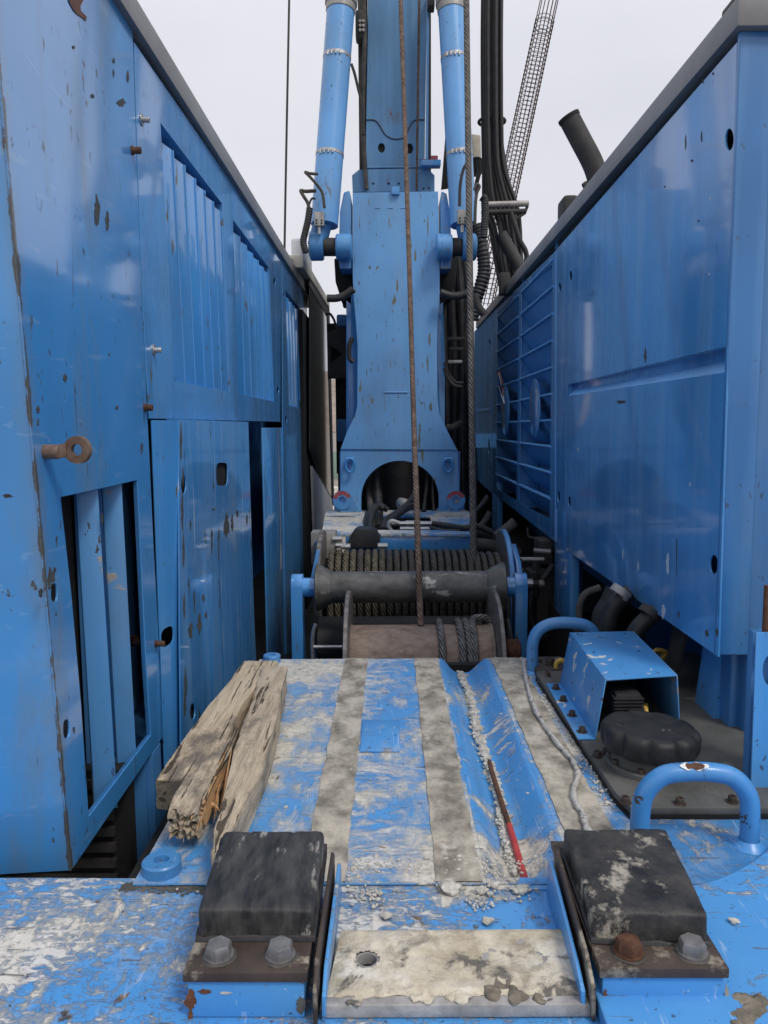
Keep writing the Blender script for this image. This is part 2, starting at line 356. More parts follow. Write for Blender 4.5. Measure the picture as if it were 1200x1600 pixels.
def lathe(bm, o, d, prof, seg=32, cap=True):
    """prof: (distance along d, radius)"""
    o = Vector(o); d, u, w = basis(d); rings = []
    for t, r in prof:
        c = o + d*t
        rings.append([bm.verts.new(c+(u*math.cos(2*math.pi*i/seg)+w*math.sin(2*math.pi*i/seg))*r) for i in range(seg)])
    for a, b in zip(rings, rings[1:]):
        for i in range(seg): bm.faces.new((a[i], a[(i+1) % seg], b[(i+1) % seg], b[i]))
    if cap: bm.faces.new(rings[0][::-1]); bm.faces.new(rings[-1])
    return bm
def cyl(bm, a, b, r, seg=24, r2=None, bev=0):
    a, b = Vector(a), Vector(b); L_ = (b-a).length; r2 = r if r2 is None else r2
    if bev: return lathe(bm, a, b-a, [(0, r-bev), (bev, r), (L_-bev, r2), (L_, r2-bev)], seg)
    return lathe(bm, a, b-a, [(0, r), (L_, r2)], seg)
def smooth_path(pts, sub=8):
    pts = [Vector(p) for p in pts]
    if len(pts) < 3: return pts
    P = [pts[0]*2-pts[1]]+pts+[pts[-1]*2-pts[-2]]; out = []
    for i in range(1, len(P)-2):
        for k in range(sub):
            t = k/sub; a, b, c, d = P[i-1], P[i], P[i+1], P[i+2]
            out.append(.5*((2*b)+(c-a)*t+(2*a-5*b+4*c-d)*t*t+(3*b-a-3*c+d)*t*t*t))
    out.append(pts[-1]); return out
def tube(bm, pts, r, seg=12, sub=8, smooth=True, closed=False, rf=None):
    pts = smooth_path(pts, sub) if smooth else [Vector(p) for p in pts]
    uvl = bm.loops.layers.uv.verify(); n = len(pts); rings = []; up = None; ln = 0; ls = []
    for i, p in enumerate(pts):
        if closed: d = pts[(i+1) % n]-pts[i-1]
        else: d = pts[min(i+1, n-1)]-pts[max(i-1, 0)]
        d.normalize()
        if up is None: _, up, _ = basis(d)
        up = (up-d*up.dot(d)).normalized(); w = d.cross(up)
        if i: ln += (p-pts[i-1]).length
        ls.append(ln); rr = r*(rf(i/(n-1)) if rf else 1)
        rings.append([bm.verts.new(p+(up*math.cos(2*math.pi*k/seg)+w*math.sin(2*math.pi*k/seg))*rr) for k in range(seg)])
    rng = range(n if closed else n-1)
    for i in rng:
        a, b = rings[i], rings[(i+1) % n]; l0, l1 = ls[i], ls[(i+1) % n] if i+1 < n else ln+(pts[0]-pts[-1]).length
        for k in range(seg):
            f = bm.faces.new((a[k], a[(k+1) % seg], b[(k+1) % seg], b[k]))
            for lp, uv in zip(f.loops, ((k/seg, l0), ((k+1)/seg, l0), ((k+1)/seg, l1), (k/seg, l1))): lp[uvl].uv = uv
    if not closed: bm.faces.new(rings[0][::-1]); bm.faces.new(rings[-1])
    return bm
def ringb(bm, c, d, R_, r, seg=32, ts=10):
    c = Vector(c); d, u, w = basis(d)
    return tube(bm, [c+(u*math.cos(2*math.pi*i/seg)+w*math.sin(2*math.pi*i/seg))*R_ for i in range(seg)], r, ts, smooth=False, closed=True)
def washer(bm, c, d, ro, ri, h, seg=32):
    return lathe_ring(bm, c, d, ro, ri, h, seg)
def lathe_ring(bm, c, d, ro, ri, h, seg=32):
    c = Vector(c); d, u, w = basis(d); rs = []
    for t, r in ((0, ri), (0, ro), (h, ro), (h, ri)):
        rs.append([bm.verts.new(c+d*t+(u*math.cos(2*math.pi*i/seg)+w*math.sin(2*math.pi*i/seg))*r) for i in range(seg)])
    for k in range(4):
        a, b = rs[k], rs[(k+1) % 4]
        for i in range(seg): bm.faces.new((a[i], a[(i+1) % seg], b[(i+1) % seg], b[i]))
    return bm
def hexbolt(bm, c, d, r, h, wash=1.25):
    c = Vector(c); dn = Vector(d).normalized()
    if wash: cyl(bm, c, c+dn*h*.22, r*wash, 24)
    lathe(bm, c+dn*h*.2, dn, [(0, r), (h*.78, r), (h, r*.86)], 6)
    return bm
def capscrew(bm, c, d, r, h, wash=1.45):
    c = Vector(c); dn = Vector(d).normalized()
    if wash: cyl(bm, c, c+dn*h*.16, r*wash, 24)
    lathe(bm, c+dn*h*.1, dn, [(0, r), (h*.8, r), (h*.88, r*.93), (h*.88, r*.55), (h*.4, r*.5)], 18, False)
    lathe(bm, c+dn*h*.5, dn, [(0, .001), (0.0005, r*.54)], 6)
    return bm
def ovalpts(c, a, b, n=20, rnd=2.0):
    """super-ellipse around 2-D c"""
    out = []
    for i in range(n):
        t = 2*math.pi*i/n; x, y = math.cos(t), math.sin(t)
        out.append((c[0]+a*math.copysign(abs(x)**(2/rnd), x), c[1]+b*math.copysign(abs(y)**(2/rnd), y)))
    return out
def sheet(outline, holes, o, u, v, n, th=.004, bev=.0012):
    """plate with holes: outline and holes in (u, v) coordinates; its front lies at o, thickness goes along -n"""
    cu = bpy.data.curves.new("c", 'CURVE'); cu.dimensions = '2D'; cu.fill_mode = 'BOTH'
    cu.extrude = max(th/2-bev, 1e-5); cu.bevel_depth = bev; cu.bevel_resolution = 1; cu.offset = -bev
    for loop in [outline]+list(holes):
        sp = cu.splines.new('POLY'); sp.points.add(len(loop)-1)
        for p, q in zip(sp.points, loop): p.co = (q[0], q[1], 0, 1)
        sp.use_cyclic_u = True
    ob = bpy.data.objects.new("c", cu); me = bpy.data.meshes.new_from_object(ob)
    bpy.data.objects.remove(ob); bpy.data.curves.remove(cu)
    u, v, n, o = Vector(u), Vector(v), Vector(n), Vector(o)-Vector(n)*(th/2)
    me.transform(Matrix(((u.x, v.x, n.x, o.x), (u.y, v.y, n.y, o.y), (u.z, v.z, n.z, o.z), (0, 0, 0, 1))))
    return me
def flatX(X, n, out, holes=(), th=.004, bev=.0012):
    """plate in the plane x = X facing n (+1 or -1); out and holes given by sight lines met with that plane"""
    q = lambda L_: [(onX(a, b, X).y, onX(a, b, X).z) for a, b in L_]
    return sheet(q(out), [q(h) for h in holes], (X, 0, 0), (0, 1, 0), (0, 0, 1), (n, 0, 0), th, bev)
def flatY(Y, out, holes=(), th=.01, bev=.0015):
    q = lambda L_: [(onY(a, b, Y).x, onY(a, b, Y).z) for a, b in L_]
    return sheet(q(out), [q(h) for h in holes], (0, Y, 0), (1, 0, 0), (0, 0, 1), (0, -1, 0), th, bev)
def flatZ(Z, out, holes=(), th=.01, bev=.0015):
    q = lambda L_: [(onZ(a, b, Z).x, onZ(a, b, Z).y) for a, b in L_]
    return sheet(q(out), [q(h) for h in holes], (0, 0, Z), (1, 0, 0), (0, 1, 0), (0, 0, 1), th, bev)
def ov(c, a, b, n=20, rnd=2.0): return ovalpts(c, a, b, n, rnd)
def chipmark(T, px, py, w, h, mat, parent, X=None, Y=None, out=.0009, seed=1, name="paint_chip"):
    """irregular flake shape lying on a plane x = X or y = Y"""
    rnd = random.Random(seed*7+int(px)*3+int(py)); pts = []; n = 22
    for i in range(n):
        a = 2*math.pi*i/n; k = .55+.75*rnd.random()**1.3; pts.append((px+math.cos(a)*w*k, py+math.sin(a)*h*(.7+.6*rnd.random())))
    bm = NB()
    if X is not None:
        s_ = -1 if X > 0 else 1; prism(bm, [onX(a, b, X+s_*out) for a, b in pts], (-s_*.0012, 0, 0))
    else: prism(bm, [onY(a, b, Y-out) for a, b in pts], (0, .0012, 0))
    T.part(name, bm, mat, parent=parent)
def rough_up(bm, amp, sc=20, seed=0, keep=None):
    for v in bm.verts:
        k = noise.noise_vector(v.co*sc+Vector((seed, seed*2, 0)))
        v.co += k*amp*(keep(v.co) if keep else 1)
    return bm
def blob(bm, c, r, seed=0, fl=.7, sub=2):
    res = bmesh.ops.create_icosphere(bm, subdivisions=sub, radius=r)
    for v in res['verts']:
        k = 1+.55*noise.noise(v.co*(1.1/r)+Vector((seed*3.1, seed, 0)))
        v.co = Vector((v.co.x*k, v.co.y*k, v.co.z*k*fl))+Vector(c)
    return bm

# ============================================================ SETTING
bm = NB(); box(bm, (-600, -600, -1.9), (600, 900, -1.6)); tag(mk("ground", bm, m_grnd), None, kind='structure')
bm = NB()
hp = [(-700+i*35, 520+60*math.sin(i*.7), 18+34*noise.noise(Vector((i*.31, 2, 0)))+22) for i in range(41)]
for (x0, y0, z0), (x1, y1, z1) in zip(hp, hp[1:]):
    a = [bm.verts.new(p) for p in ((x0, y0-160, -1.7), (x1, y1-160, -1.7), (x1, y1, z1), (x0, y0, z0))]; bm.faces.new(a)
    b = [bm.verts.new(p) for p in ((x0, y0, z0), (x1, y1, z1), (x1, y1+160, -1.7), (x0, y0+160, -1.7))]; bm.faces.new(b)
bmesh.ops.remove_doubles(bm, verts=bm.verts, dist=.01)
bmesh.ops.subdivide_edges(bm, edges=bm.edges, cuts=4, use_grid_fill=True); rough_up(bm, 5, .03)
tag(mk("hill", bm, m_hill), None, kind='structure')

# lower chassis of the machine: floor of the bay between the cabinets and under the winches, coloured black for the shade there
ch = Thing("machine_chassis", "chassis floor coloured black for shade far below the winches and between the blue cabinets", "chassis", (0, 4, -1.0))
bm = NB(); box(bm, (-2.2, .3, -1.05), (2.4, 10.5, -.9)); ch.part("bottom_plate", bm, m_void)
bm = NB(); box(bm, (-.66, 1.78, -.86), (-.60, 3.4, -.11)); ch.part("side_beam", bm, m_void)
bm = NB(); box(bm, (-.60, 3.46, -.9), (.60, 3.50, -.06)); ch.part("cross_beam", bm, m_void)
bm = NB(); box(bm, (1.0, 2.4, -.9), (1.04, 9.0, -.12)); ch.part("longitudinal_beam", bm, m_void)
bm = NB(); box(bm, (.56, 5.05, -.32), (1.61, 10.6, -.2)); ch.part("bay_floor", bm, m_void)

# ============================================================ LEFT CABINET
XL = -.78
lc = Thing("equipment_cabinet", "scuffed blue cabinet with vertical louvres, eye bolt and dark grey roof trim beside the timbers", "cabinet", (XL-.3, 2.6, -.1))
def side_corner(z):   # near vertical edge of the side panel leans slightly
    a, b = onX(0, 117, XL), onX(110, 1350, XL); t = (z-b.z)/(a.z-b.z); return b.lerp(a, t)
CA, CB = side_corner(2.36), side_corner(-.062)
pa = lambda a, b: (onX(a, b, XL).y, onX(a, b, XL).z)
seam = [(208, 66), (213, 235), (219, 400), (226, 560), (233, 700), (240, 850), (246, 960), (250, 1050), (254, 1152)]
outl = [(CB.y, CB.z), pa(142, 1316), pa(254, 1152)]+[pa(*p) for p in seam[-2::-1]]+[(pa(208, 66)[0]-.001, 2.2), (CA.y, 2.34)]
hole1 = [pa(*p) for p in ((95, 777), (155, 764), (215, 750), (222, 900), (229, 1045), (236, 1148), (186, 1214), (139, 1276), (127, 1100), (112, 930))]
eye_h = [(c[0], c[1]) for c in [pa(*q) for q in ov((69, 706), 6, 14)]]
sl = [[pa(*q) for q in ov(c, 5, 14.5, 20, 2.6)] for c in ((85, 926), (104, 1139))]
me = sheet(outl, [hole1]+sl, (XL, 0, 0), (0, 1, 0), (0, 0, 1), (1, 0, 0), .005, .0015)
# custom paint: chipped dark line running down the near edge
def corner_paint():
    s = NT("blue_paint_with_chipped_corner")
    x, y, z = s.xyz()
    k = (CA.y-CB.y)/(CA.z-CB.z)
    dd = s.M('ABSOLUTE', s.M('SUBTRACT', y, s.M('ADD', s.M('MULTIPLY', s.M('SUBTRACT', z, CB.z), k), CB.y+.004)))
    dd = s.M('MAXIMUM', dd, s.M('ABSOLUTE', s.M('SUBTRACT', x, XL)))
    wob = s.noise(14, 5, .7, (1, 1, .5)); big = s.noise(1.6, 3, .5)
    wid = s.M('MULTIPLY', s.M('MAXIMUM', s.M('SUBTRACT', wob, .39), 0.0), .05)
    chip = s.step(s.M('SUBTRACT', wid, dd), 0.0, .002)
    haze = s.step(s.M('SUBTRACT', s.M('MULTIPLY', wob, .09), dd), 0.0, .05)
    c = s.mix(s.step(big, .35, .7), [q*.86 for q in BLUE], [q*1.12 for q in BLUE])
    st = s.noise(6, 6, .65, (1, 1, .22), loc=(1, 4, 0), dist=.4)
    c = s.mix(s.M('MULTIPLY', s.step(st, .52, .68), .55), c, (.15, .22, .28))
    scr = s.step(s.noise(9, 3, .5, (1, 2.4, .22), loc=(0, 3, 1), dist=1.5), .685, .70)
    c = s.mix(s.M('MULTIPLY', scr, .5), c, (.04, .06, .08))
    scw = s.step(s.noise(13, 3, .5, (1, .35, 2.2), loc=(0, 8, 1), dist=1.0), .66, .672)
    c = s.mix(s.M('MULTIPLY', scw, .18), c, (.35, .5, .7))
    sp = s.M('MULTIPLY', s.step(s.noise(38, 3, .6, (1, 1, .5)), .65, .68), s.step(s.noise(4, 3), .45, .6))
    c = s.mix(sp, c, (.05, .05, .045))
    c = s.mix(s.M('MULTIPLY', haze, .35), c, (.17, .20, .20))
    c = s.mix(chip, c, s.mix(s.noise(60, 4), (.03, .032, .034), (.11, .118, .12)))
    r = s.mixf(s.M('MAXIMUM', chip, sp), s.mixf(s.step(st, .5, .8), .2, .42), .75)
    n = s.bump(s.M('MULTIPLY', s.M('MAXIMUM', chip, sp), -1.0), .5, .002)
    n = s.bump(s.noise(2.0, 2, .4, (1, 1, .8), loc=(3, 5, 3)), .13, .05, n)
    n = s.bump(s.noise(160, 2, .5), .03, .002, n)
    return s.done(c, r, 0, n, .5, .9, .07)
m_corner = corner_paint()
side = lc.part("side_panel", me, m_corner)
# frame turned inwards round the louvre opening
bm = NB()
hp3 = [Vector((XL, a, b)) for a, b in hole1]
for a, b in zip(hp3, hp3[1:]+hp3[:1]):
    q = [bm.verts.new(p) for p in (a+Vector((-.004, 0, 0)), b+Vector((-.004, 0, 0)), b+Vector((-.014, 0, 0)), a+Vector((-.014, 0, 0)))]; bm.faces.new(q)
bmesh.ops.solidify(bm, geom=bm.faces, thickness=.004)
lc.part("opening_frame", bm, m_blue_matt, parent=side)
# slats of the lower opening
for (t0, b0), (t1, b1) in ((((119, 770), (149, 1270)), ((153, 765), (184, 1262))), (((160, 762), (186, 1225)), ((190, 755), (213, 1180)))):
    a, b = onX(*t1, XL-.012), onX(*b1, XL-.012)
    c, d = onX(*t0, XL-.065), onX(*b0, XL-.065)
    bm = NB(); prism(bm, [a, b, d, c], (-.006, .004, 0), .001); lc.part("slat", bm, m_blue_part)
bm = NB(); a, b = onX(106, 774, XL-.012), onX(135, 1240, XL-.012)
bm.free()
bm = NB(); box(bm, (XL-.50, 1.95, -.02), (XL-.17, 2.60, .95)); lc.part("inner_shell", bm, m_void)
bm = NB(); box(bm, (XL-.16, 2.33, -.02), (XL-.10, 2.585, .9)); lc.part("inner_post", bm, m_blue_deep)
bm = NB(); hexbolt(bm, onX(208, 1001, XL-.10), (.7, -.6, 0), .016, .016); lc.part("bolt", bm, m_rbolt)
# near end face
bm = NB()
out = Vector((-1.2, -.12, 0))
prism(bm, [CB+Vector((-.003, .002, 0)), CA+Vector((-.003, .002, 0)), CA+out, CB+out], (0, .005, 0), .0015)
lc.part("end_panel", bm, m_corner)
# rusty torn patch at the upper edge of the end panel and side panel
m_patch = speck_mat("bare_brown_metal_patch", (.10, .05, .035), (.19, .10, .07), .8, 0, 20)
bm = NB()
pt = [onX(a, b, XL+.0012) for a, b in ((104, -12), (108, 4), (115, 17), (121, 23), (130, 29), (134, 33), (135, 26), (126, 17), (125, 9), (130, 0), (128, -12))]
prism(bm, pt, (.0012, 0, 0)); lc.part("torn_patch", bm, m_patch, parent=side)
# eye bolt
eb = onX(69, 706, XL)
bm = NB(); cyl(bm, eb+Vector((-.02, 0, 0)), eb+Vector((.035, 0, 0)), .0165, 20, bev=.002)
rc = onX(69, 706, XL)+Vector((.075, 0, .004))
lathe_ring(bm, rc+Vector((0, -.006, 0)), (.12, 1, 0), .031, .0135, .014, 28)
prism(bm, [eb+Vector((.03, -.008, .015)), eb+Vector((.052, -.006, .02)), eb+Vector((.052, -.006, -.012)), eb+Vector((.03, -.008, -.015))], (0, .014, 0), .002)
for v in bm.verts: pass
m_eye = speck_mat("rusty_eye_bolt_steel", (.13, .075, .05), (.27, .20, .16), .6, .3, 25)
lc.part("eye_bolt", bm, m_eye)
# cap screws at the seam
for (px, py, m, r, h, wr) in ((206, 235, m_rbolt, .0105, .028, 1.3), (226, 637, m_rbolt, .0105, .026, 1.3), (243, 1006, m_rbolt, .0095, .03, 1.3), (221, 187, m_zinc, .009, .026, 2.1), (240, 547, m_zinc, .009, .026, 2.1)):
    c = onX(px, py, XL); bm = NB(); capscrew(bm, c, (1, .05, 0), r, h, wr); lc.part("cap_screw", bm, m)
# upper louvred panels
def louvre_panel(outp, openings, X, mat, th=.005, nsl=None, dep=.055, hol=()):
    me = flatX(X, 1, outp, list(openings)+list(hol), th); p = lc.part("louvre_panel", me, mat)
    for op, n in zip(openings, nsl):
        (tl, tr, br, bl) = op
        TL, TR, BR, BL = [onX(*q, X) for q in op]
        for i in range(n):
            t0, t1 = (i)/n, (i+1)/n
            top0, top1, bot0, bot1 = TL.lerp(TR, t0), TL.lerp(TR, t1), BL.lerp(BR, t0), BL.lerp(BR, t1)
            bm = NB()
            ofs = Vector((-.007, 0, 0)); din = Vector((-dep, 0, 0)); dz = Vector((0, 0, .035))
            prism(bm, [top1+ofs-dz, bot1+ofs, bot0+din, top0+din-dz*.6], (-.002, .005, 0), .0008)
            tube(bm, [top1+ofs-dz+Vector((.001, .002, 0)), bot1+ofs+Vector((.001, .002, 0))], .0042, 8, smooth=False)
            lc.part("slat", bm, mat, parent=p)
        q = [TL, TR, BR, BL]
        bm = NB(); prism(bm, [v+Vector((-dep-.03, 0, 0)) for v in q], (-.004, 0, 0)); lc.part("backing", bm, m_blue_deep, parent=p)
        bm = NB()
        for a, b in zip(q, q[1:]+q[:1]):
            f = [bm.verts.new(p_) for p_ in (a+Vector((-.005, 0, 0)), b+Vector((-.005, 0, 0)), b+Vector((-dep-.03, 0, 0)), a+Vector((-dep-.03, 0, 0)))]; bm.faces.new(f)
        lc.part("return_edge", bm, m_blue_matt, parent=p)
    return p
sh = [(p[0]+1.6, p[1]) for p in seam[:5]]
louvre_panel([(210, 66)]+[(x, y) for x, y in sh[1:4]]+[(234, 654), (438, 659), (440, 398)],
             [((251, 192), (347, 318), (359, 612), (273, 595)), ((364, 343), (420, 418), (428, 627), (373, 615))],
             XL, m_blue, nsl=(6, 6), hol=[ov((429, 440), 1.6, 6), ov((434, 610), 1.6, 6)])
louvre_panel([(440.8, 399), (441.5, 660), (447, 1022), (470, 1014), (488, 905), (496, 830), (494, 742), (484, 640), (480, 520), (480, 462)],
             [((446, 452), (469, 482), (474, 638), (451, 634))], XL, m_blue, nsl=(5,), dep=.05,
             hol=[ov((443, 462), 1.2, 4), ov((447, 655), 1.4, 5), ov((481, 508), 1.2, 8)])
# roof trim
def trimX(bm, X, side_, lo, hi, w, th):
    a, b = lo; c, d = hi
    prism(bm, [a, b, d, c], (side_*w, 0, 0), .002)
TB0, TB1 = onX(203, 58, XL), onX(480, 462, XL)
zt = 2.225
bm = NB(); box(bm, (XL-.9, 1.2, zt-.02), (XL+.022, 7.6, zt+.062), .004); lc.part("roof_trim", bm, m_trim)
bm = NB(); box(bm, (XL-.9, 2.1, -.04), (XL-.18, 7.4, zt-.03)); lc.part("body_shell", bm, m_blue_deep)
# blue lower door box that stands proud of the cabinet
XD = -.74
d0 = onX(278, 657, XD); d1 = onX(389, 659, XD)
outd = [(279, 657), (388, 659.5), (392, 800), (397, 960), (401, 1046), (330, 1120), (283, 1170), (281, 1000)]
hd = [ov((347, 741), 9, 18, 24, 4), ov((287, 757), 4, 15), ov((301, 1112), 4, 13)]
door = lc.part("lower_door", flatX(XD, 1, outd, hd, .005), m_blue_door)
zb, ztp = onX(283, 1170, XD).z-.1, d0.z
yn = d0.y
# chamfered near edge with slot
n0 = Vector((XL, onX(236, 655, XL).y+.004, 0)); n1 = Vector((XD, yn, 0)); ud = (n1-n0).normalized(); nn = Vector((ud.y, -ud.x, 0))
wd = (n1-n0).length
zz = onX(262, 998, (XL+XD)/2).z
me = sheet([(0.002, zb), (wd-.001, zb), (wd-.001, ztp), (0.002, ztp)], [ovalpts((.012, zz), .05, .033, 24, 3.5)] if False else [ovalpts((.052, zz), .042, .032, 24, 3)], n0, ud, (0, 0, 1), nn, .005)
lc.part("door_return", me, m_blue, parent=door)
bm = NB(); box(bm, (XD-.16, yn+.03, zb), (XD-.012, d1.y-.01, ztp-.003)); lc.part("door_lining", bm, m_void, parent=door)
bm = NB(); box(bm, (XD-.04, yn, ztp), (XD-.001, d1.y, ztp+.004)); lc.part("door_top", bm, m_blue, parent=door)
for (px, py, r_) in ((247, 1001, .013),):
    pass
for k, (px, py, w, h) in enumerate(((354, 822, 4, 17), (363, 816, 2.2, 13), (331, 845, 1.6, 20), (342, 838, 1.3, 10), (342, 860, 1, 16), (298, 985, 3.5, 13), (312, 975, 3.5, 14), (322, 962, 2, 5), (371, 803, 2, 6), (298, 820, 1.2, 8), (386, 812, 1.2, 8), (318, 935, 2, 6), (334, 796, 3, 1.5))):
    chipmark(lc, px, py, w, h, m_chip, door, X=XD, seed=k)
for k, (px, py, w, h) in enumerate(((284, 690, 1.6, 26), (286, 800, 2.0, 30), (288, 860, 1.6, 24), (291, 1070, 2.6, 26), (290, 1105, 2, 14), (289, 950, 1.5, 20), (287, 745, 1.2, 14))):
    chipmark(lc, px-1, py, w, h, m_chip, door, X=XD, seed=k+40)
for k, (px, py, w, h) in enumerate(((78, 905, 4, 16), (64, 927, 3.5, 7), (84, 900, 3, 9), (60, 660, 1.5, 5), (12, 775, 9, 3), (86, 890, 2, 3), (178, 95, 2.4, 4), (178, 115, 1.4, 6), (200, 120, 2, 9), (145, 150, 3, 3), (190, 160, 7, 6), (152, 330, 4, 24), (168, 345, 3, 14), (102, 590, 3, 6), (183, 637, 2.5, 2.5), (60, 640, 3, 5), (222, 700, 2, 9), (160, 810, 1.5, 8), (115, 74, 2.5, 2.5), (116, 1140, 2, 5))):
    chipmark(lc, px, py, w, h, m_chip, side, X=XL, seed=k+80, out=.0012)
# recess and post behind the door
y0, y1 = onX(394, 800, XL).y, onX(414, 800, XL).y
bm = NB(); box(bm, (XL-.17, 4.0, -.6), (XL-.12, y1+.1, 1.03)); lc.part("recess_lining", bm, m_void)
bm = NB(); box(bm, (XL-.012, y1, -.7), (XL-.001, onX(446, 800, XL).y, 1.0), .003); lc.part("corner_post", bm, m_blue)
bm = NB(); box(bm, (XL-.22, 2.45, -.8), (XL-.02, 3.9, -.07), .003); lc.part("base_beam", bm, m_blue_deep)
bm = NB(); box(bm, (XL-.04, 2.47, -.8), (XL-.0, 2.56, -.05), .003); lc.part("base_post", bm, m_blue_deep)
# radiator behind the gap under the cabinet
rd = Thing("radiator", "black finned radiator seen through the gap below the left blue cabinet", "radiator", (-.95, 2.3, -.8))
bm = NB(); box(bm, (-1.25, 2.28, -.8), (-.80, 2.34, -.02)); rd.part("core", bm, m_void)
for i in range(14):
    bm = NB(); box(bm, (-1.2, 2.262, -.72+i*.05), (-.84, 2.282, -.695+i*.05)); rd.part("fin", bm, m_frame)

# ============================================================ CAB behind the left cabinet
cb = Thing("operator_cab", "white operator cab with dark tinted side glass beyond the left blue cabinet", "cab", (-1.2, 8, -.6))
XC = -.72
cb.part("side_glass", flatX(XC, 1, [(484, 440), (513, 492), (520, 780), (496, 738), (484, 700)], (), .01), m_glass)
cb.part("door_frame", flatX(XC+.006, 1, [(484, 428), (515, 482), (522.5, 790), (519.5, 786), (511.5, 494), (484, 446)], (), .03), m_black)
cb.part("lower_panel", flatX(XC, 1, [(488, 728), (520, 782), (520.5, 800), (505, 815), (500, 836), (492, 850)], (), .02), m_white)
bm = NB(); box(bm, (-2.2, 6.9, -.6), (-.75, 9.9, 2.0)); cb.part("body_shell", bm, m_void)
a, b = onX(474, 398, -.70), onX(515, 470, -.70)
bm = NB(); prism(bm, [a, b, b-Vector((0, 0, .08)), a-Vector((0, 0, .10))], (-1.2, 0, 0), .01); cb.part("roof_edge", bm, m_cream)
a = onY(455, 408, 6.6); b = onY(474, 371, 6.6)
bm = NB(); box(bm, (a.x, 6.6, a.z), (b.x, 7.3, b.z), .03, 4); cb.part("roof_lamp_housing", bm, m_white)
a = onY(452, 404, 6.8); b = onY(459, 414, 6.8)
bm = NB(); box(bm, (a.x, 6.8, b.z), (b.x, 6.84, a.z), .004); cb.part("drip_bracket", bm, m_white)
a, b = onX(457, 404, -.785), onX(480, 440, -.785)
bm = NB(); prism(bm, [a, b, b-Vector((0, 0, .15)), a-Vector((0, 0, .15))], (-.1, 0, 0), .004); cb.part("grey_corner_panel", bm, m_trim)

# ============================================================ RIGHT CABINET
XR = 1.0
rc_ = Thing("engine_cabinet", "streaked blue engine cabinet with grooved door and horizontal louvres above the filler cap", "cabinet", (1.5, 3, .2))
ynear = onX(1138, 540, XR).y
zr_t = onX(1153, 52, XR).z; zr_b = onX(1123, 1027, XR).z
py_ = lambda p: onX(p, 600, XR).y
# grooved door: outer sheet with slot, groove faces behind
dout = [(885, 372), (1151.5, 66), (1122, 1026.5), (900, 870), (884, 859)]
m_ledge = paint('blue_skylit_ledge_paint', col=(.12, .36, .70), rough=.5, coat=.1)  # paler blue puts the sky reflected on the groove's lower slope into the colour
gro = [(887.5, 601), (1135.5, 543), (1134.8, 581), (887.5, 618.5)]
holes = [gro, ov((1139.5, 218), 6.5, 17), ov((1115, 882), 6.5, 15), ov((887.5, 431), 2.2, 8), ov((880.5, 782), 2.2, 8)]
holes[3] = ov((891.5, 431), 2.2, 8); holes[4] = ov((889.5, 784), 2.2, 8)
dr = rc_.part("grooved_door", flatX(XR, -1, dout, holes, .006), m_blue_right)
g = [onX(*q, XR) for q in gro]; dx = Vector((.035, 0, 0))
bm = NB()
gi = [g[0]+dx, g[1]+dx, g[2].lerp(g[1], .5)+dx, g[3].lerp(g[0], .5)+dx]
t_ = Vector((.002, 0, 0))
bm = NB(); prism(bm, [gi[0], gi[1], gi[2], gi[3]], (.003, 0, 0)); prism(bm, [g[0], g[1], gi[1], gi[0]], (0, 0, .003)); rc_.part("groove_wall", bm, m_blue_right, parent=dr)
bm = NB(); prism(bm, [gi[3], gi[2], g[2]+Vector((.001, 0, 0)), g[3]+Vector((.001, 0, 0))], (.001, 0, -.003)); rc_.part("groove_ledge", bm, m_ledge, parent=dr)
bm = NB(); prism(bm, [g[1], g[2], gi[2], gi[1]], (0, -.003, 0)); prism(bm, [g[0], gi[0], gi[3], g[3]], (0, .003, 0)); rc_.part("groove_end", bm, m_blue_right, parent=dr)
for k, (px, py, w, h, m) in enumerate(((1043, 882, 2.5, 15, m_pale), (1036, 955, 3, 12, m_pale), (997, 885, 1.2, 6, m_pale), (973, 865, 1, 7, m_pale), (1057, 865, .7, 28, m_chip), (1008, 556, 2, 10, m_chip), (970, 628, 8, 2.5, m_chip), (1081, 251, 2, 2, m_chip), (1096, 214, 1.2, 8, m_chip), (1071, 222, 1, 10, m_chip), (1109, 310, 1.5, 1.5, m_pale), (1091, 345, 1.5, 1.5, m_chip), (1098, 127, 1.4, 3, m_chip), (1114, 115, 1.5, 2, m_chip), (1038, 292, 1.4, 1.4, m_chip), (1078, 757, 1, 3, m_pale), (903, 703, 1, 3, m_pale), (1060, 960, 2, 5, m_chip), (1104, 990, 3, 5, m_chip), (1120, 988, 2, 6, m_chip), (1108, 428, 1.6, 1.6, m_pale))):
    chipmark(rc_, px, py, w, h, m, dr, X=XR, seed=k)
# end face (turns round the corner) and neighbouring post
bm = NB()
e0 = onX(1151.5, 66, XR); e1 = onX(1122, 1026.5, XR); yN = (e0.y+e1.y)/2
xe = onY(1192, 500, yN).x
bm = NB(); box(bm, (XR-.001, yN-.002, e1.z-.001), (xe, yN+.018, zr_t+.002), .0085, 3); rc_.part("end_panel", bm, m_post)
xo = onY(1141, 1180, yN+.05).x
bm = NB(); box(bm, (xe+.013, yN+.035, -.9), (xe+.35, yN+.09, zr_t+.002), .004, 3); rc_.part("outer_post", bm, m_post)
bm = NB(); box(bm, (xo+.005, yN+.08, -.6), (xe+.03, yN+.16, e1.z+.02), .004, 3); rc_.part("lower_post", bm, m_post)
# frame strip between door and louvre
rc_.part("frame_strip", flatX(XR+.004, -1, [(868.5, 391), (884.3, 372.5), (883.4, 859), (867.5, 846.5)], [ov((874.5, 449), 2, 7), ov((873, 776), 2, 9)], .008), m_blue_right)
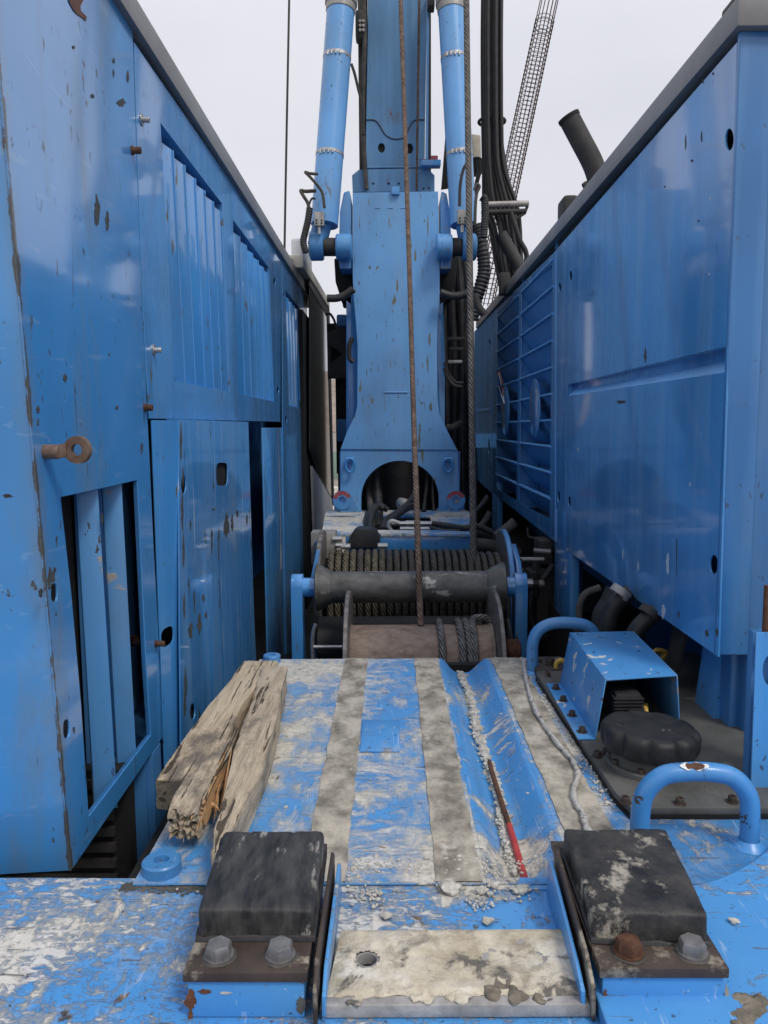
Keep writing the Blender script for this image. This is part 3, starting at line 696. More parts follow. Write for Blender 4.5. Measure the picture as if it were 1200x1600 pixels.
# louvre panel with two openings
lo = [(741, 517), (867.8, 392), (866.8, 846), (742, 746)]
opA = [(815, 455), (862.5, 413), (858.5, 810), (811.5, 787)]
opB = [(777.5, 489), (811, 459), (807, 782), (775, 763)]
lp = rc_.part("louvre_panel", flatX(XR, -1, [(770, 488.5), (867.8, 392), (866.8, 846), (769, 769)], [opA, opB], .008), m_blue_right)
ld = rc_.part("far_door", flatX(XR, -1, [(741, 518), (769.3, 489.5), (768.3, 771), (742, 746)], [ov((765, 535), 1.2, 4), ov((765, 733), 1.2, 4), ov((764, 697), 1.2, 12)], .006), m_blue_right)
bm = NB(); a, b = onX(742, 640, XR-.001), onX(767, 636.5, XR-.001)
prism(bm, [a, b, b-Vector((0, 0, .03)), a-Vector((0, 0, .03))], (-.006, 0, 0), .001); rc_.part("door_rib", bm, m_blue_deep, parent=ld)
yA0, yA1 = onX(862.5, 600, XR).y, onX(813, 600, XR).y
yB0, yB1 = onX(809, 600, XR).y, onX(776, 600, XR).y
zk = [1.85-.1635*i for i in range(9)]
for (ya, yb) in ((yA0, yA1), (yB0, yB1)):
    for z in [2.012]+zk:
        bm = NB()
        a = (XR+.004, ya+.004, z); prism(bm, [(XR+.001, ya+.003, z-.009), (XR+.001, ya+.003, z+.009), (XR+.014, ya+.003, z+.009), (XR+.125, ya+.003, z-.145), (XR+.118, ya+.003, z-.15), (XR+.010, ya+.003, z-.009)], (0, yb-ya-.006, 0))
        tube(bm, [(XR-.001, ya+.004, z), (XR-.001, yb-.004, z)], .0085, 8, smooth=False)
        if z > .5: rc_.part("slat", bm, m_lou, parent=lp)
        else: bm.free()
for y in (yA0-.012, yA1+.004, yB1+.004):
    bm = NB(); box(bm, (XR+.009, y, .36), (XR+.15, y+.008, 2.12)); rc_.part("side_cheek", bm, m_blue_matt, parent=lp)
bm = NB(); box(bm, (XR+.155, yA0-.05, .36), (XR+.165, yB1+.05, 2.12)); rc_.part("radiator_screen", bm, m_blue_deep, parent=lp)
for (c, a, b) in (((790, 641), 6.0, 39), ((836.5, 638), 8.0, 46)):
    p = [onX(x, y, XR-.006) for x, y in ov(c, a, b, 32)]
    bm = NB(); prism(bm, p, (-.006, 0, 0), .001); rc_.part("round_plate", bm, m_blue, parent=lp)
for k, (m, pts) in enumerate(((m_orange, ((780, 580), (785, 598), (783, 603), (787, 612), (784, 618))), (m_white, ((779, 583), (783, 600), (780, 606), (785, 622), (788, 630))))):
    bm = NB(); tube(bm, [onX(a, b, XR-.01-.004*k) for a, b in pts], .004, 6); rc_.part("loose_wire", bm, m, parent=lp)
# trim
bm = NB(); box(bm, (XR-.02, yN-.03, zr_t), (XR+1.3, 9.3, zr_t+.082), .006); rc_.part("roof_trim", bm, m_trim)
bm = NB(); box(bm, (XR+.22, yN+.2, zr_b+.35), (XR+1.2, 9.2, zr_t-.005)); rc_.part("body_shell", bm, m_void)
bm = NB(); box(bm, (XR+.006, yN+.11, zr_b+.006), (XR+.22, 5.0, zr_b+.016)); rc_.part("floor_plate", bm, m_blue_deep)
bm = NB(); box(bm, (XR+.02, yN+.11, zr_t-.03), (XR+.4, 9.2, zr_t-.008)); rc_.part("top_lining", bm, m_void)
bm = NB(); box(bm, (XR+.03, 7.75, .45), (XR+.04, 9.2, zr_t-.04)); rc_.part("rear_lining", bm, m_void)
bm = NB(); box(bm, (.55, 9.32, -.9), (1.7, 9.36, .75)); rc_.part("dark_gap_fill", bm, m_void)  # black sheet added so the bright gap behind reads as dark
# posts down to the deck and inner wall
a, b = onX(867, 800, XR).y, onX(893, 800, XR).y
bm = NB(); box(bm, (XR+.003, b, -.6), (XR+.05, a, .5), .003); rc_.part("leg_post", bm, m_blue)
bm = NB(); box(bm, (XR+.05, b+.17, -.6), (XR+.11, a, .5), .003); rc_.part("leg_post", bm, m_blue_deep)
a, b = onX(769, 800, XR).y, onX(777, 800, XR).y
bm = NB(); box(bm, (XR+.0, b, .0), (XR+.05, a, .47), .003); rc_.part("leg_post", bm, m_blue_matt)
bm = NB(); box(bm, (XR+.62, 1.9, -.9), (XR+.66, 9.3, .9)); rc_.part("inner_wall", bm, m_blue_deep)
bm = NB(); box(bm, (XR+.5, 1.6, -.9), (XR+1.6, 1.9, .4)); rc_.part("inner_wall", bm, m_blue_deep)
# sloping inner plates seen under the door
pl = [onX(a, b, 1.12) for a, b in ((1058, 1000), (1080, 1014), (1046, 1132), (1020, 1110))]
bm = NB(); prism(bm, [Vector((1.12, 2.75, .42)), Vector((1.12, 2.60, .42)), Vector((1.06, 2.55, .0)), Vector((1.06, 2.72, .0))], (.25, 0, 0), .003); rc_.part("gusset_plate", bm, m_blue_matt)
bm = NB(); prism(bm, [(1.10, 2.98, .42), (1.10, 2.86, .42), (1.03, 2.83, .1), (1.03, 2.93, .1)], (.02, .0, 0), .003); rc_.part("gusset_plate", bm, m_frame)

# things on the right cabinet roof
ex = Thing("exhaust_pipe", "black slanted exhaust stub rising from the right cabinet roof", "pipe", onY(938, 285, 4.9))
bm = NB(); P_ = [onY(a, b, 4.9) for a, b in ((948, 330), (936, 285), (926, 255), (908, 220), (889, 184))]
tube(bm, P_, .062, 24, 10)
ex.part("pipe", bm, m_frame)
d_ = (P_[-1]-P_[-2]).normalized()
bm = NB(); lathe_ring(bm, P_[-1]-d_*.01, d_, .066, .05, .02, 28); ex.part("pipe_rim", bm, m_void)
bm = NB(); a, b = onY(880, 332, 5.3), onY(905, 303, 5.3); box(bm, (a.x, 5.3, a.z-.1), (b.x, 5.5, b.z), .03, 3)
single("roof_vent_box", bm, m_frame, "small rounded dark box on the right cabinet roof behind the exhaust stub", "box")
bm = NB(); tube(bm, [onY(a, b, 5.1) for a, b in ((912, 292), (918, 288), (926, 292), (934, 286))], .022, 8); single("roof_pipe_fitting", bm, m_frame, "small black pipe fitting beside the base of the exhaust stub", "fitting")
bm = NB(); a = Vector((XR+.01, 2.37, zr_t+.084)); box(bm, a, a+Vector((.3, .2, .05)), .01); single("roof_lug", bm, m_frame, "black lug on the near end of the right cabinet roof trim", "lug")

# blue box cut by the right edge
nb_ = Thing("blue_control_box", "blue box with a round hole at the far right edge of the deck", "box", (1.1, 1.9, 0))
Yb = 2.05
me = flatY(Yb, [(1182, 988), (1290, 988), (1290, 1330), (1172, 1262)], [ov((1204, 1048), 12, 24)], .006)
fr = nb_.part("front_panel", me, m_blue)
bm = NB(); a, b = onY(1182, 988, Yb), onY(1290, 1330, Yb); box(bm, (a.x+.005, Yb+.03, -.02), (b.x, Yb+.06, a.z-.006), .004); nb_.part("box_shell", bm, m_blue_deep)
bm = NB(); a = onY(1196, 990, Yb+.02); cyl(bm, a, a+Vector((0, 0, .13)), .009, 12); nb_.part("rusty_pin", bm, m_rbolt)

# ============================================================ DECK
YF, YN = onZ(617, 1029, 0).y, onZ(617, 1381, 0).y
dk = Thing("machine_deck", "blue steel deck with grey grip strips and a gravel-filled groove, smeared with cement", "deck", (0, 2.5, -.1))
gx = [.205, .262, .288, .318, .345, .408]
gz = [0, -.052, -.064, -.064, -.052, 0]
def grid_sheet(bm, xs, ys, zf, th=.03):
    top = [[bm.verts.new((x if not callable(x) else x(y), y, zf(i, x, y))) for i, x in enumerate(xs)] for y in ys]
    for r0, r1 in zip(top, top[1:]):
        for i in range(len(xs)-1): bm.faces.new((r0[i], r0[i+1], r1[i+1], r1[i]))
    return top
ysd = [YN+(YF-YN)*i/24 for i in range(25)]
def sect(xs, zs, mat, name, label=None):
    bm = NB(); n = len(xs)
    top = [[bm.verts.new((x, y, z+.0012*noise.noise(Vector((x*5, y*4, 0))))) for x, z in zip(xs, zs)] for y in ysd]
    bot = [[bm.verts.new((x, y, z-.02)) for x, z in zip(xs, zs)] for y in ysd]
    for j in range(len(ysd)-1):
        for i in range(n-1):
            bm.faces.new((top[j][i], top[j][i+1], top[j+1][i+1], top[j+1][i])); bm.faces.new((bot[j][i+1], bot[j][i], bot[j+1][i], bot[j+1][i+1]))
        bm.faces.new((top[j][0], top[j+1][0], bot[j+1][0], bot[j][0])); bm.faces.new((top[j][n-1], bot[j][n-1], bot[j+1][n-1], top[j+1][n-1]))
    for i in range(n-1):
        bm.faces.new((top[0][i+1], top[0][i], bot[0][i], bot[0][i+1])); bm.faces.new((top[-1][i], top[-1][i+1], bot[-1][i+1], bot[-1][i]))
    return dk.part(name, bm, mat, label, ang=50)
def cv(a, b, n): return [a+(b-a)*i/n for i in range(n+1)]
sect(cv(-.577, .195, 12)+[.2045], [0]*13+[0], m_deck, "deck_plate")
gxs = [.205, .212, .222, .250, .262, .276, .290, .318, .330, .342, .354, .392, .400, .408]
gzs = [0, -.001, -.006, -.042, -.054, -.062, -.064, -.064, -.062, -.054, -.042, -.007, -.001, 0]
sect(gxs, gzs, m_groove, "groove_channel")
sect([.4085, .5, .6], [0, 0, 0], m_deck, "deck_plate")
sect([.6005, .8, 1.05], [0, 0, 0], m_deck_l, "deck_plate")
# end wall of the groove
bm = NB(); box(bm, (.2, YN-.02, -.09), (.41, YN-.001, -.001)); dk.part("groove_end_plate", bm, m_groove)
def strip(x0, x1, nm="grip_strip"):
    bm = NB(); ys = [YN+.004+(YF-.004-YN-.004)*i/90 for i in range(91)]
    L0, L1 = [], []
    for y in ys:
        a = x0+.005*noise.noise(Vector((x0*9, y*9, 0)))+.003*noise.noise(Vector((x0*9, y*40, 3)))
        b = x1+.005*noise.noise(Vector((x1*9, y*9, 5)))+.003*noise.noise(Vector((x1*9, y*40, 7)))
        L0.append((bm.verts.new((a, y, .0035)), bm.verts.new((a, y, .0005)))); L1.append((bm.verts.new((b, y, .0035)), bm.verts.new((b, y, .0005))))
    for i in range(90):
        bm.faces.new((L0[i][0], L1[i][0], L1[i+1][0], L0[i+1][0])); bm.faces.new((L0[i][1], L0[i][0], L0[i+1][0], L0[i+1][1])); bm.faces.new((L1[i][0], L1[i][1], L1[i+1][1], L1[i+1][0]))
    dk.part(nm, bm, m_strip)
strip(-.205, -.108); strip(.094, .196); strip(.425, .545)
# square cover plate in the middle of the deck
a, b = onZ(567, 1127, 0), onZ(625, 1176, 0)
bm = NB(); box(bm, (a.x, b.y, .0015), (a.x+(b.x-a.x), a.y, .006), .002); dk.part("cover_plate", bm, m_groove)
# deck outer side faces
bm = NB(); box(bm, (-.577, YN, -.30), (-.565, YF, -.022)); dk.part("side_plate", bm, m_blue_deep)
bm = NB(); box(bm, (-.56, YF-.012, -.3), (.195, YF-.001, -.03)); dk.part("rear_plate", bm, m_blue_deep)
# lifting bosses
for (px, py, r, h, m) in ((253, 1361, .044, .028, m_deck_l), (425, 1034, .037, .032, m_blue_part)):
    c = onZ(px, py, 0); bm = NB()
    lathe(bm, c, (0, 0, 1), [(0, r), (h-.004, r), (h, r-.004), (h, r*.40), (h-.014, r*.36)], 32, False)
    lathe(bm, c+Vector((0, 0, h-.014)), (0, 0, 1), [(0, .0005), (.0005, r*.36)], 16, False)
    o = dk.part("lifting_boss", bm, m)
# front plate (nearest part of the machine), lower sheet
fp = Thing("front_plate", "pale-splashed blue front plate at the bottom of the photo, below both rubber stops", "plate", (0, 1.3, -.05))
bm = NB()
xs = [-1.9+.05*i for i in range(77)]; yq = [.55, .8, 1.0, 1.15, 1.3, 1.4, 1.5, 1.6, 1.68, YN-.004]
rows = [[bm.verts.new((x, y, -.004+.0016*noise.noise(Vector((x*3, y*3, 2))))) for x in xs] for y in yq]
for a, b in zip(rows, rows[1:]):
    for i in range(len(xs)-1): bm.faces.new((a[i], a[i+1], b[i+1], b[i]))
fp.part("plate_sheet", bm, m_front, ang=60)
bm = NB(); box(bm, (-1.9, YN-.016, -.30), (-.58, YN-.0045, -.007)); fp.part("plate_edge", bm, m_blue_deep)
# raised right sheet with the rounded cut-out
zr = .030
arc = [(915, 1380), (960, 1388), (1020, 1391), (1085, 1383), (1118, 1374), (1150, 1360), (1178, 1344), (1200, 1326), (1225, 1300), (1245, 1270)]
pr = [onZ(a, b, zr) for a, b in arc]
poly = [(p.x, p.y) for p in pr]+[(1.9, pr[-1].y), (1.9, .55), (.345, .55), (.345, 1.4), (pr[0].x, pr[0].y-.05)]
fp.part("raised_sheet", sheet(poly, [], (0, 0, zr), (1, 0, 0), (0, 1, 0), (0, 0, 1), .030, .004), m_front_r)
bm = NB(); tube(bm, [(-.575, YN-.002, .0), (-.4, YN-.003, .001), (.1, YN-.002, .0005), (.345, YN-.002, .001)], .0022, 8); rough_up(bm, .0015, 50)
fp.part("weld_bead", bm, m_deck_l)

# ============================================================ RUBBER STOPS
m_brown = speck_mat('brown_grey_crust', (.13, .115, .09), (.34, .29, .225), .95, 0, 30, bs=.8)
m_mud = speck_mat('dark_grey_mud', (.05, .048, .045), (.17, .16, .145), .95, 0, 20, bs=.8)
def yx(px, py, z): return onZ(px, py, z)
def block(name, quad, ztop, zbot, mat, seed, bev=.012):
    """quad: four top corners (near-left, near-right, far-right, far-left)"""
    w = ((quad[1]-quad[0]).length+(quad[2]-quad[3]).length)/2; d = (quad[3]-quad[0]).length; h = ztop-zbot
    bm = NB(); hs = Vector((w/2, d/2, h/2)); box(bm, tuple(-hs), tuple(hs))
    bmesh.ops.subdivide_edges(bm, edges=bm.edges, cuts=26, use_grid_fill=True)
    for v in bm.verts:
        p = v.co; q = Vector([max(-a+bev, min(a-bev, c)) for a, c in zip(hs, p)]); e = p-q
        if e.length > 1e-7: p = q+e.normalized()*bev
        u, t = p.x/w+.5, p.y/d+.5
        g = quad[0].lerp(quad[1], u).lerp(quad[3].lerp(quad[2], u), t); g = Vector((g.x, g.y-.006*(1-(p.z/h+.5))*(1-t), zbot+(p.z/h+.5)*h))
        n1 = noise.noise(g*7+Vector((seed, 0, 0))); n2 = noise.noise(g*34+Vector((seed, 5, 0))); n3 = noise.noise(g*90+Vector((seed, 5, 0)))
        edge = min(hs.x-abs(p.x), hs.y-abs(p.y))
        chip = max(0, noise.noise(g*45+Vector((0, seed, 2)))-.25)*(.016 if edge < .02 and p.z > 0 else 0)
        v.co = g+Vector((.5, .5, 1))*(n1*.0026+n2*.0014+n3*.0008)-Vector((0, 0, chip))
    return bm
def pad(label, tq, pq, boltpx, mat, mats_b, seed, side):
    c = yx(*pq[0], .07)
    T = Thing("rubber_stop", label, "rubber stop", (c.x+.1, c.y+.15, 0))
    zt, zp = .14, .083
    T.part("rubber_block", block("b", [yx(*q, zt) for q in tq], zt, zp-.002, mat, seed, .008), mat, ang=60)
    fq = [yx(*q, zt) for q in tq]; fq = [Vector((p.x+sx_*.005, p.y+sy_*.006, 0)) for p, sx_, sy_ in zip(fq, (-1, 1, 1, -1), (-1, -1, 1, 1))]
    T.part('block_flange', block('f', fq, zp+.010, zp-.001, mat, seed+3, .003), m_black, ang=60)
    P = [yx(*q, zp) for q in pq]; bm = NB()
    far = [Vector((P[1].x, P[1].y+.42, 0)), Vector((P[0].x, P[0].y+.42, 0))]
    lowz = zp-.017
    hexa(bm, [Vector((p.x, p.y, lowz)) for p in (P[0], P[1])]+[Vector((f.x, f.y, lowz)) for f in far]+[P[0], P[1]]+[Vector((f.x, f.y, zp)) for f in far], .002)
    rough_up(bm, .0012, 30, seed)
    pl = T.part("base_plate", bm, m_padplate)
    bm = NB(); i = .006
    hexa(bm, [Vector((P[0].x+i, P[0].y+.006, -.002)), Vector((P[1].x-i, P[1].y+.006, -.002)), Vector((far[0].x-i, far[0].y, -.002)), Vector((far[1].x+i, far[1].y, -.002)),
              Vector((P[0].x+i, P[0].y+.006, lowz-.001)), Vector((P[1].x-i, P[1].y+.006, lowz-.001)), Vector((far[0].x-i, far[0].y, lowz-.001)), Vector((far[1].x+i, far[1].y, lowz-.001))], .003)
    T.part("support_box", bm, m_sup)
    for (bp, bm_m) in zip(boltpx, mats_b):
        cc = yx(*bp, zp); bm = NB(); hexbolt(bm, cc, (0, 0, 1), .0235, .021, 1.12); b_ = T.part("bolt", bm, bm_m)
        bm = NB()
        N_ = 28
        ring = [[bm.verts.new(cc+Vector((math.cos(2*math.pi*k/N_)*rr, math.sin(2*math.pi*k/N_)*rr, zz))) for k in range(N_)] for rr, zz in ((.0255, .002), (.028, .0025), (.031, .0004))]
        for a, b in zip(ring, ring[1:]):
            for k in range(N_): bm.faces.new((a[k], a[(k+1) % N_], b[(k+1) % N_], b[k]))
        rough_up(bm, .0022, 60, seed); T.part("cement_collar", bm, m_hose_d, parent=b_)
    # side fins
    for k, (dx_, h, m, y0_) in enumerate(((.010, .095, m_padplate, .0), (.024, .070, m_front_r, .012))):
        s_ = side
        xi0 = (P[1].x if s_ > 0 else P[0].x)+s_*dx_; xi1 = ((tq_far := yx(*tq[2 if s_ > 0 else 3], zt)).x)+s_*(dx_+.006)
        ya, yb = P[0].y-.015+y0_, tq_far.y-.02
        bm = NB(); t = s_*.007
        prism(bm, [(xi0, ya, -.002), (xi0, ya, h*.62), (xi0+.0, ya+.05, h*.9), (xi1, yb-.02, h+.018), (xi1, yb, h), (xi1, yb, -.002)], (t, 0, 0), .002)
        rough_up(bm, .0018, 25, seed+k); T.part("side_fin", bm, m)
    return T
TL_ = pad("black rubber stop on a blue box nearest the timbers, both bolts grey",
    [(309, 1420), (489, 1420), (507, 1297), (347, 1297)], [(285, 1521), (480, 1521)], [(342, 1494), (438, 1494)], m_rubber, (m_bolt, m_bolt), 1.0, 1)
TR_ = pad("cement-smeared rubber stop in front of the near grab handle, one bolt rusty",
    [(926, 1424), (1107, 1427), (1040, 1293), (880, 1293)], [(938, 1514), (1140, 1514)], [(982, 1489), (1081, 1489)], m_rubber2, (m_rbolt, m_bolt), 5.0, -1)

m_rpatch = speck_mat('rust_patch', (.10, .035, .015), (.24, .10, .045), .9, 0, 40)
yf_ = yx(285, 1521, .083).y+.0055
for k, (px, py, w, h, m) in enumerate(((298, 1562, 9, 17, m_rpatch), (319, 1550, 9, 4, m_rpatch), (297, 1592, 5, 12, m_rpatch), (352, 1552, 9, 2, m_crumb), (470, 1572, 8, 12, m_mud))): chipmark(TL_, px, py, w, h, m, None, Y=yf_, seed=k, name='rust_patch' if m is m_rpatch else 'dirt_patch')
yf_ = yx(938, 1514, .083).y+.0055
for k, (px, py, w, h, m) in enumerate(((1050, 1590, 15, 3, m_mud), (946, 1560, 4, 12, m_rpatch), (1136, 1562, 5, 22, m_crust))): chipmark(TR_, px, py, w, h, m, None, Y=yf_, seed=k, name='dirt_patch')
bm = NB()
for k in range(14): p = onZ(random.uniform(1152, 1196), random.uniform(1555, 1610), .029); blob(bm, p, random.uniform(.008, .02), k, .28, 2)
rough_up(bm, .003, 60); single('cement_patch', bm, m_brown, 'brown crusted cement patch right of the cement-smeared rubber stop', 'cement patch', ang=60)
# ============================================================ CEMENT-COVERED CENTRE PLATE
cp = Thing("centre_plate", "cement-crusted steel plate with two holes between the rubber stops", "plate", (.1, 1.4, 0))
zc = .026
q = [(506, 1568), (922, 1566), (884, 1449), (533, 1451)]
Q = [onZ(a, b, zc) for a, b in q]
hol = [[(lambda p: (p.x, p.y))(onZ(a, b, zc)) for a, b in ov((574, 1498), 16, 10.5, 24)]]
cp.part("steel_plate", sheet([(p.x, p.y) for p in Q], hol, (0, 0, zc-.004), (1, 0, 0), (0, 1, 0), (0, 0, 1), .024, .003), m_lip)
bm = NB(); nx_, ny_ = 90, 42
hc = onZ(574, 1498, zc); hc2 = onZ(834, 1494, zc)
grid = []
for j in range(ny_+1):
    row = []
    for i in range(nx_+1):
        u, v = i/nx_, j/ny_
        v2 = .085+.915*v if j else .10+.045*noise.noise(Vector((u*9, 3, 1)))+.03*noise.noise(Vector((u*30, 3, 1)))
        p = Q[0].lerp(Q[1], u).lerp(Q[3].lerp(Q[2], u), v2)
        h = .0055+.006*noise.noise(p*9)+.004*noise.noise(p*30)+.0022*noise.noise(p*80)
        e = min(u, 1-u, v*1.0, (1-v))*14
        h *= min(1, max(0, e)); dd = (Vector((p.x-hc.x, p.y-hc.y))).length
        d2 = abs((Vector((p.x-hc2.x, p.y-hc2.y))).length-.019)
        if d2 < .004: h -= .003
        row.append((bm.verts.new((p.x, p.y, zc-.0035+max(h, -.001))), dd))
    grid.append(row)
for j in range(ny_):
    for i in range(nx_):
        c4 = (grid[j][i], grid[j][i+1], grid[j+1][i+1], grid[j+1][i])
        if min(c[1] for c in c4) > .0185: bm.faces.new([c[0] for c in c4])
cp.part("cement_crust", bm, m_crust2, ang=80)
for k, (px, py, r) in enumerate(((660, 1560, .016), (712, 1556, .019), (786, 1548, .024), (812, 1560, .016), (556, 1562, .013), (852, 1563, .013))):
    bm = NB(); p = onZ(px, py, zc); [blob(bm, p+Vector((random.uniform(-1, 1)*r, random.uniform(-.3, .9)*r, -.002)), r*random.uniform(.3, .75), k*9+j, .35, 2) for j in range(6)]; rough_up(bm, .004, 70); cp.part("dried_mud_lump", bm, m_brown if k in (2, 3, 5) else m_crust2, ang=60)
bm = NB(); lathe_ring(bm, hc+Vector((0, 0, -.026)), (0, 0, 1), .022, .0178, .024, 28); cp.part("hole_sleeve", bm, m_lip)
bm = NB(); box(bm, (hc.x-.03, hc.y-.03, -.002), (hc.x+.03, hc.y+.03, .003)); cp.part("hole_bottom", bm, m_void)

# lumps of cement that can be told apart, and the crumbs nobody could count
lumps = [(702, 1391, .021, "cement lump on the blue strip between the stops, flat and beside the twin lumps"), (752, 1394, .012, "smaller cement lump of the close pair on the blue strip"),
         (771, 1385, .013, "larger pale cement lump of the close pair on the blue strip"), (762, 1441, .011, "small cement lump at the back edge of the crusted centre plate"),
         (604, 1432, .012, "brown crumbly cement lump beside the left half of the blue strip"), (813, 1393, .014, "cement lump on the blue strip just below the red pipe tip"),
         (566, 1494, .0075, "small round stone in the hole of the crusted plate"), (581, 1493, .0095, "larger pale stone in the hole of the crusted plate"),
         (1146, 1441, .009, "lone small cement lump on the blue plate right of the stops")]
for i, (px, py, r, lb) in enumerate(lumps):
    z = .012 if 'hole' in lb else (.031 if px > 1100 else .0)
    bm = NB(); p = onZ(px, py, z)
    for k in range(1 if 'stone' in lb else 5):
        blob(bm, p+Vector((random.uniform(-.8, .8)*r, random.uniform(-.4, .4)*r, r*.3))*1.0 if k else p+Vector((0, 0, r*.35)), r*(1 if k == 0 else random.uniform(.35, .6)), i+k, .62)
    single("cement_lump", bm, m_crumb, lb, "cement lump", "cement lumps lying on the deck", ang=40)
def crumb_field(name, n, fn, lb, rmin, rmax):
    bm = NB(); rnd = random.Random(len(name)+n)
    for i in range(n):
        x, y, z = fn(rnd); r = rnd.uniform(rmin, rmax)*(1 if rnd.random() > .1 else 1.7)
        res = bmesh.ops.create_icosphere(bm, subdivisions=1, radius=r)
        s_ = Vector((rnd.uniform(.7, 1.3), rnd.uniform(.7, 1.3), rnd.uniform(.5, .9)))
        for v in res['verts']: v.co = Vector((v.co.x*s_.x, v.co.y*s_.y, v.co.z*s_.z))*rnd.uniform(.8, 1.2)+Vector((x, y, z+r*.3))
    single(name, bm, m_crumb, lb, "crumbs", kind='stuff', ang=20)
def f_groove(r):
    y = r.uniform(YN+.02, YF-.03); t = (y-YN)/(YF-YN)
    return (.300+r.gauss(0, .006)-.004+(.008*math.sin(y*9)), y, -.056+r.uniform(0, .008))
crumb_field("groove_gravel", 2600, f_groove, "pale cement gravel lying along the bottom of the deck groove", .0022, .0055)
def f_deck(r):
    k = r.random()
    if k < .42: return (r.gauss(.585, .022), r.uniform(2.0, YF-.02), .003)
    if k < .6: return (r.uniform(-.1, .35), r.gauss(1.72, .02), 0)
    if k < .75: c = r.choice(((-.05, 1.60), (.12, 1.66), (.28, 1.63), (-.09, 1.66), (.18, 1.58))); return (r.gauss(c[0], .02), r.gauss(c[1], .02), 0)
    if k < .88: return (r.uniform(.42, .62), r.uniform(3.25, YF-.01), .004)
    return (r.uniform(-.5, .9), r.uniform(1.56, 3.3), 0)
crumb_field("cement_crumbs", 1700, f_deck, "loose cement crumbs scattered over the deck and around the stops", .0012, .0042)
def f_edge(r):
    x = r.uniform(-.60, -.35); return (x, YN+r.gauss(-.012, .012)*(.4+2.2*(x+.62)), .0)
bm = NB(); rnd = random.Random(9)
for i in range(420):
    x = rnd.uniform(-.60, -.33); y = YN+rnd.gauss(-.01, .010)*(.5+3*(x+.62)); blob(bm, (x, y, -.003), rnd.uniform(.0018, .006), i, .3, 1)
single("seam_dirt", bm, m_mud, "dark dirt along the seam behind the left front plate", "dirt", kind='stuff', ang=60)
bm = NB()
for i in range(380):
    blob(bm, (.300+.005*random.gauss(0, 1), random.uniform(YN+.02, YF-.03), -.062), random.uniform(.008, .016), i, .35, 1)
single("groove_mud", bm, m_crust, "dried cement mud filling the bottom of the deck groove", "mud", kind='stuff', ang=60)

# red and brown pipe lying in the groove
t_ = Thing("red_pipe", "thin rusty pipe with a red painted tip lying in the deck groove", "pipe", onZ(805, 1330, -.03))
A, B, C_ = Vector((.302, YN+.045, -.038)), Vector((.303, 1.98, -.040)), Vector((.301, 2.40, -.048))
bm = NB(); cyl(bm, A, B, .0085, 14); t_.part("red_end", bm, m_red)
bm = NB(); tube(bm, [B, (.300, 2.2, -.042), C_], .0075, 12); t_.part("rusty_shaft", bm, m_rbolt)

# ============================================================ BRAIDED CABLE on the deck
cpx = [(818, 1032), (822, 1060), (830, 1092), (842, 1120), (862, 1150), (880, 1172), (897, 1192), (903, 1212), (897, 1232), (898, 1252), (910, 1272), (918, 1296), (935, 1320)]
pts = [onZ(a, b, .010) for a, b in cpx]
bm = NB(); tube(bm, pts, .0085, 12, 10, rf=lambda t: 1+.12*math.sin(t*90)+.08*math.sin(t*37))
rough_up(bm, .0015, 60); single("braided_cable", bm, m_braid, "cement-splashed thin cable winding along the deck beside the tank plate", "cable", ang=60)

# ============================================================ TANK PLATE, CAP, COVER, HANDLES
zt_ = .030
tp = Thing("tank_cover_plate", "dark grey bolted plate with cut corner on the deck under the filler cap", "plate", (.8, 2.5, 0))
PQ = [(986, 1262), (1200, 1262), (1245, 1200), (1000, 1030), (842, 1030), (838, 1052), (960, 1236)]
pp = [onZ(a, b, zt_) for a, b in PQ]; pp[2] = Vector((1.3, pp[1].y+.3, zt_)); pp[1].x = 1.3; pp[3] = Vector((1.3, 3.35, zt_))
poly = [(p.x, p.y) for p in pp]
tp.part("steel_plate", sheet(poly, [], (0, 0, zt_), (1, 0, 0), (0, 1, 0), (0, 0, 1), .020, .003), m_plate)
bm = NB(); prism(bm, [Vector((x-.004*(x < .9), y-.004, .001)) for x, y in poly], (0, 0, .0085)); tp.part("gasket", bm, m_void)
for (a, b) in ((843, 1036), (855, 1056), (868, 1077), (880, 1098), (895, 1124), (913, 1146), (933, 1182), (947, 1178), (977, 1254), (1062, 1256), (1144, 1253), (1075, 1227), (963, 1212)):
    if (a, b) in ((1075, 1227), (963, 1212), (880, 1098), (895, 1124), (913, 1146), (868, 1077)): continue
    bm = NB(); capscrew(bm, onZ(a, b, zt_), (0, 0, 1), .0105, .017, 1.5); tp.part("cap_screw", bm, m_padplate)
# filler cap
c0 = onZ(1012, 1196, zt_); 
fc = Thing("filler_cap", "large black scalloped filler cap on a bolted neck in the dark tank plate", "cap", c0)
bm = NB(); lathe(bm, c0, (0, 0, 1), [(0, .118), (.014, .118), (.018, .113), (.018, .102), (.05, .100), (.06, .098)], 48, False); fc.part("neck_flange", bm, m_plate)
for i in range(8):
    a = i*math.pi/4+.3; bm = NB(); capscrew(bm, c0+Vector((math.cos(a)*.106, math.sin(a)*.106, .017)), (0, 0, 1), .0085, .014, 0); fc.part("cap_screw", bm, m_padplate)
bm = NB(); N_ = 96; rings = []
tilt = Matrix.Rotation(R(2.5), 3, 'Y')
for (z, r, sc) in ((.028, .106, 0), (.030, .124, .5), (.044, .131, 1), (.070, .132, 1), (.079, .128, 1), (.085, .119, .7), (.086, .100, .1), (.084, .08, 0), (.089, .03, 0), (.090, .001, 0)):
    rg = []
    for k in range(N_):
        a = 2*math.pi*k/N_; s_ = (math.cos(a*10)*.5+.5)**5
        rr = (r-.014*sc*s_)*1.04; rg.append(bm.verts.new(c0+tilt@Vector((math.cos(a)*rr, math.sin(a)*rr, .050+(z-.028)*1.2))))
    rings.append(rg)
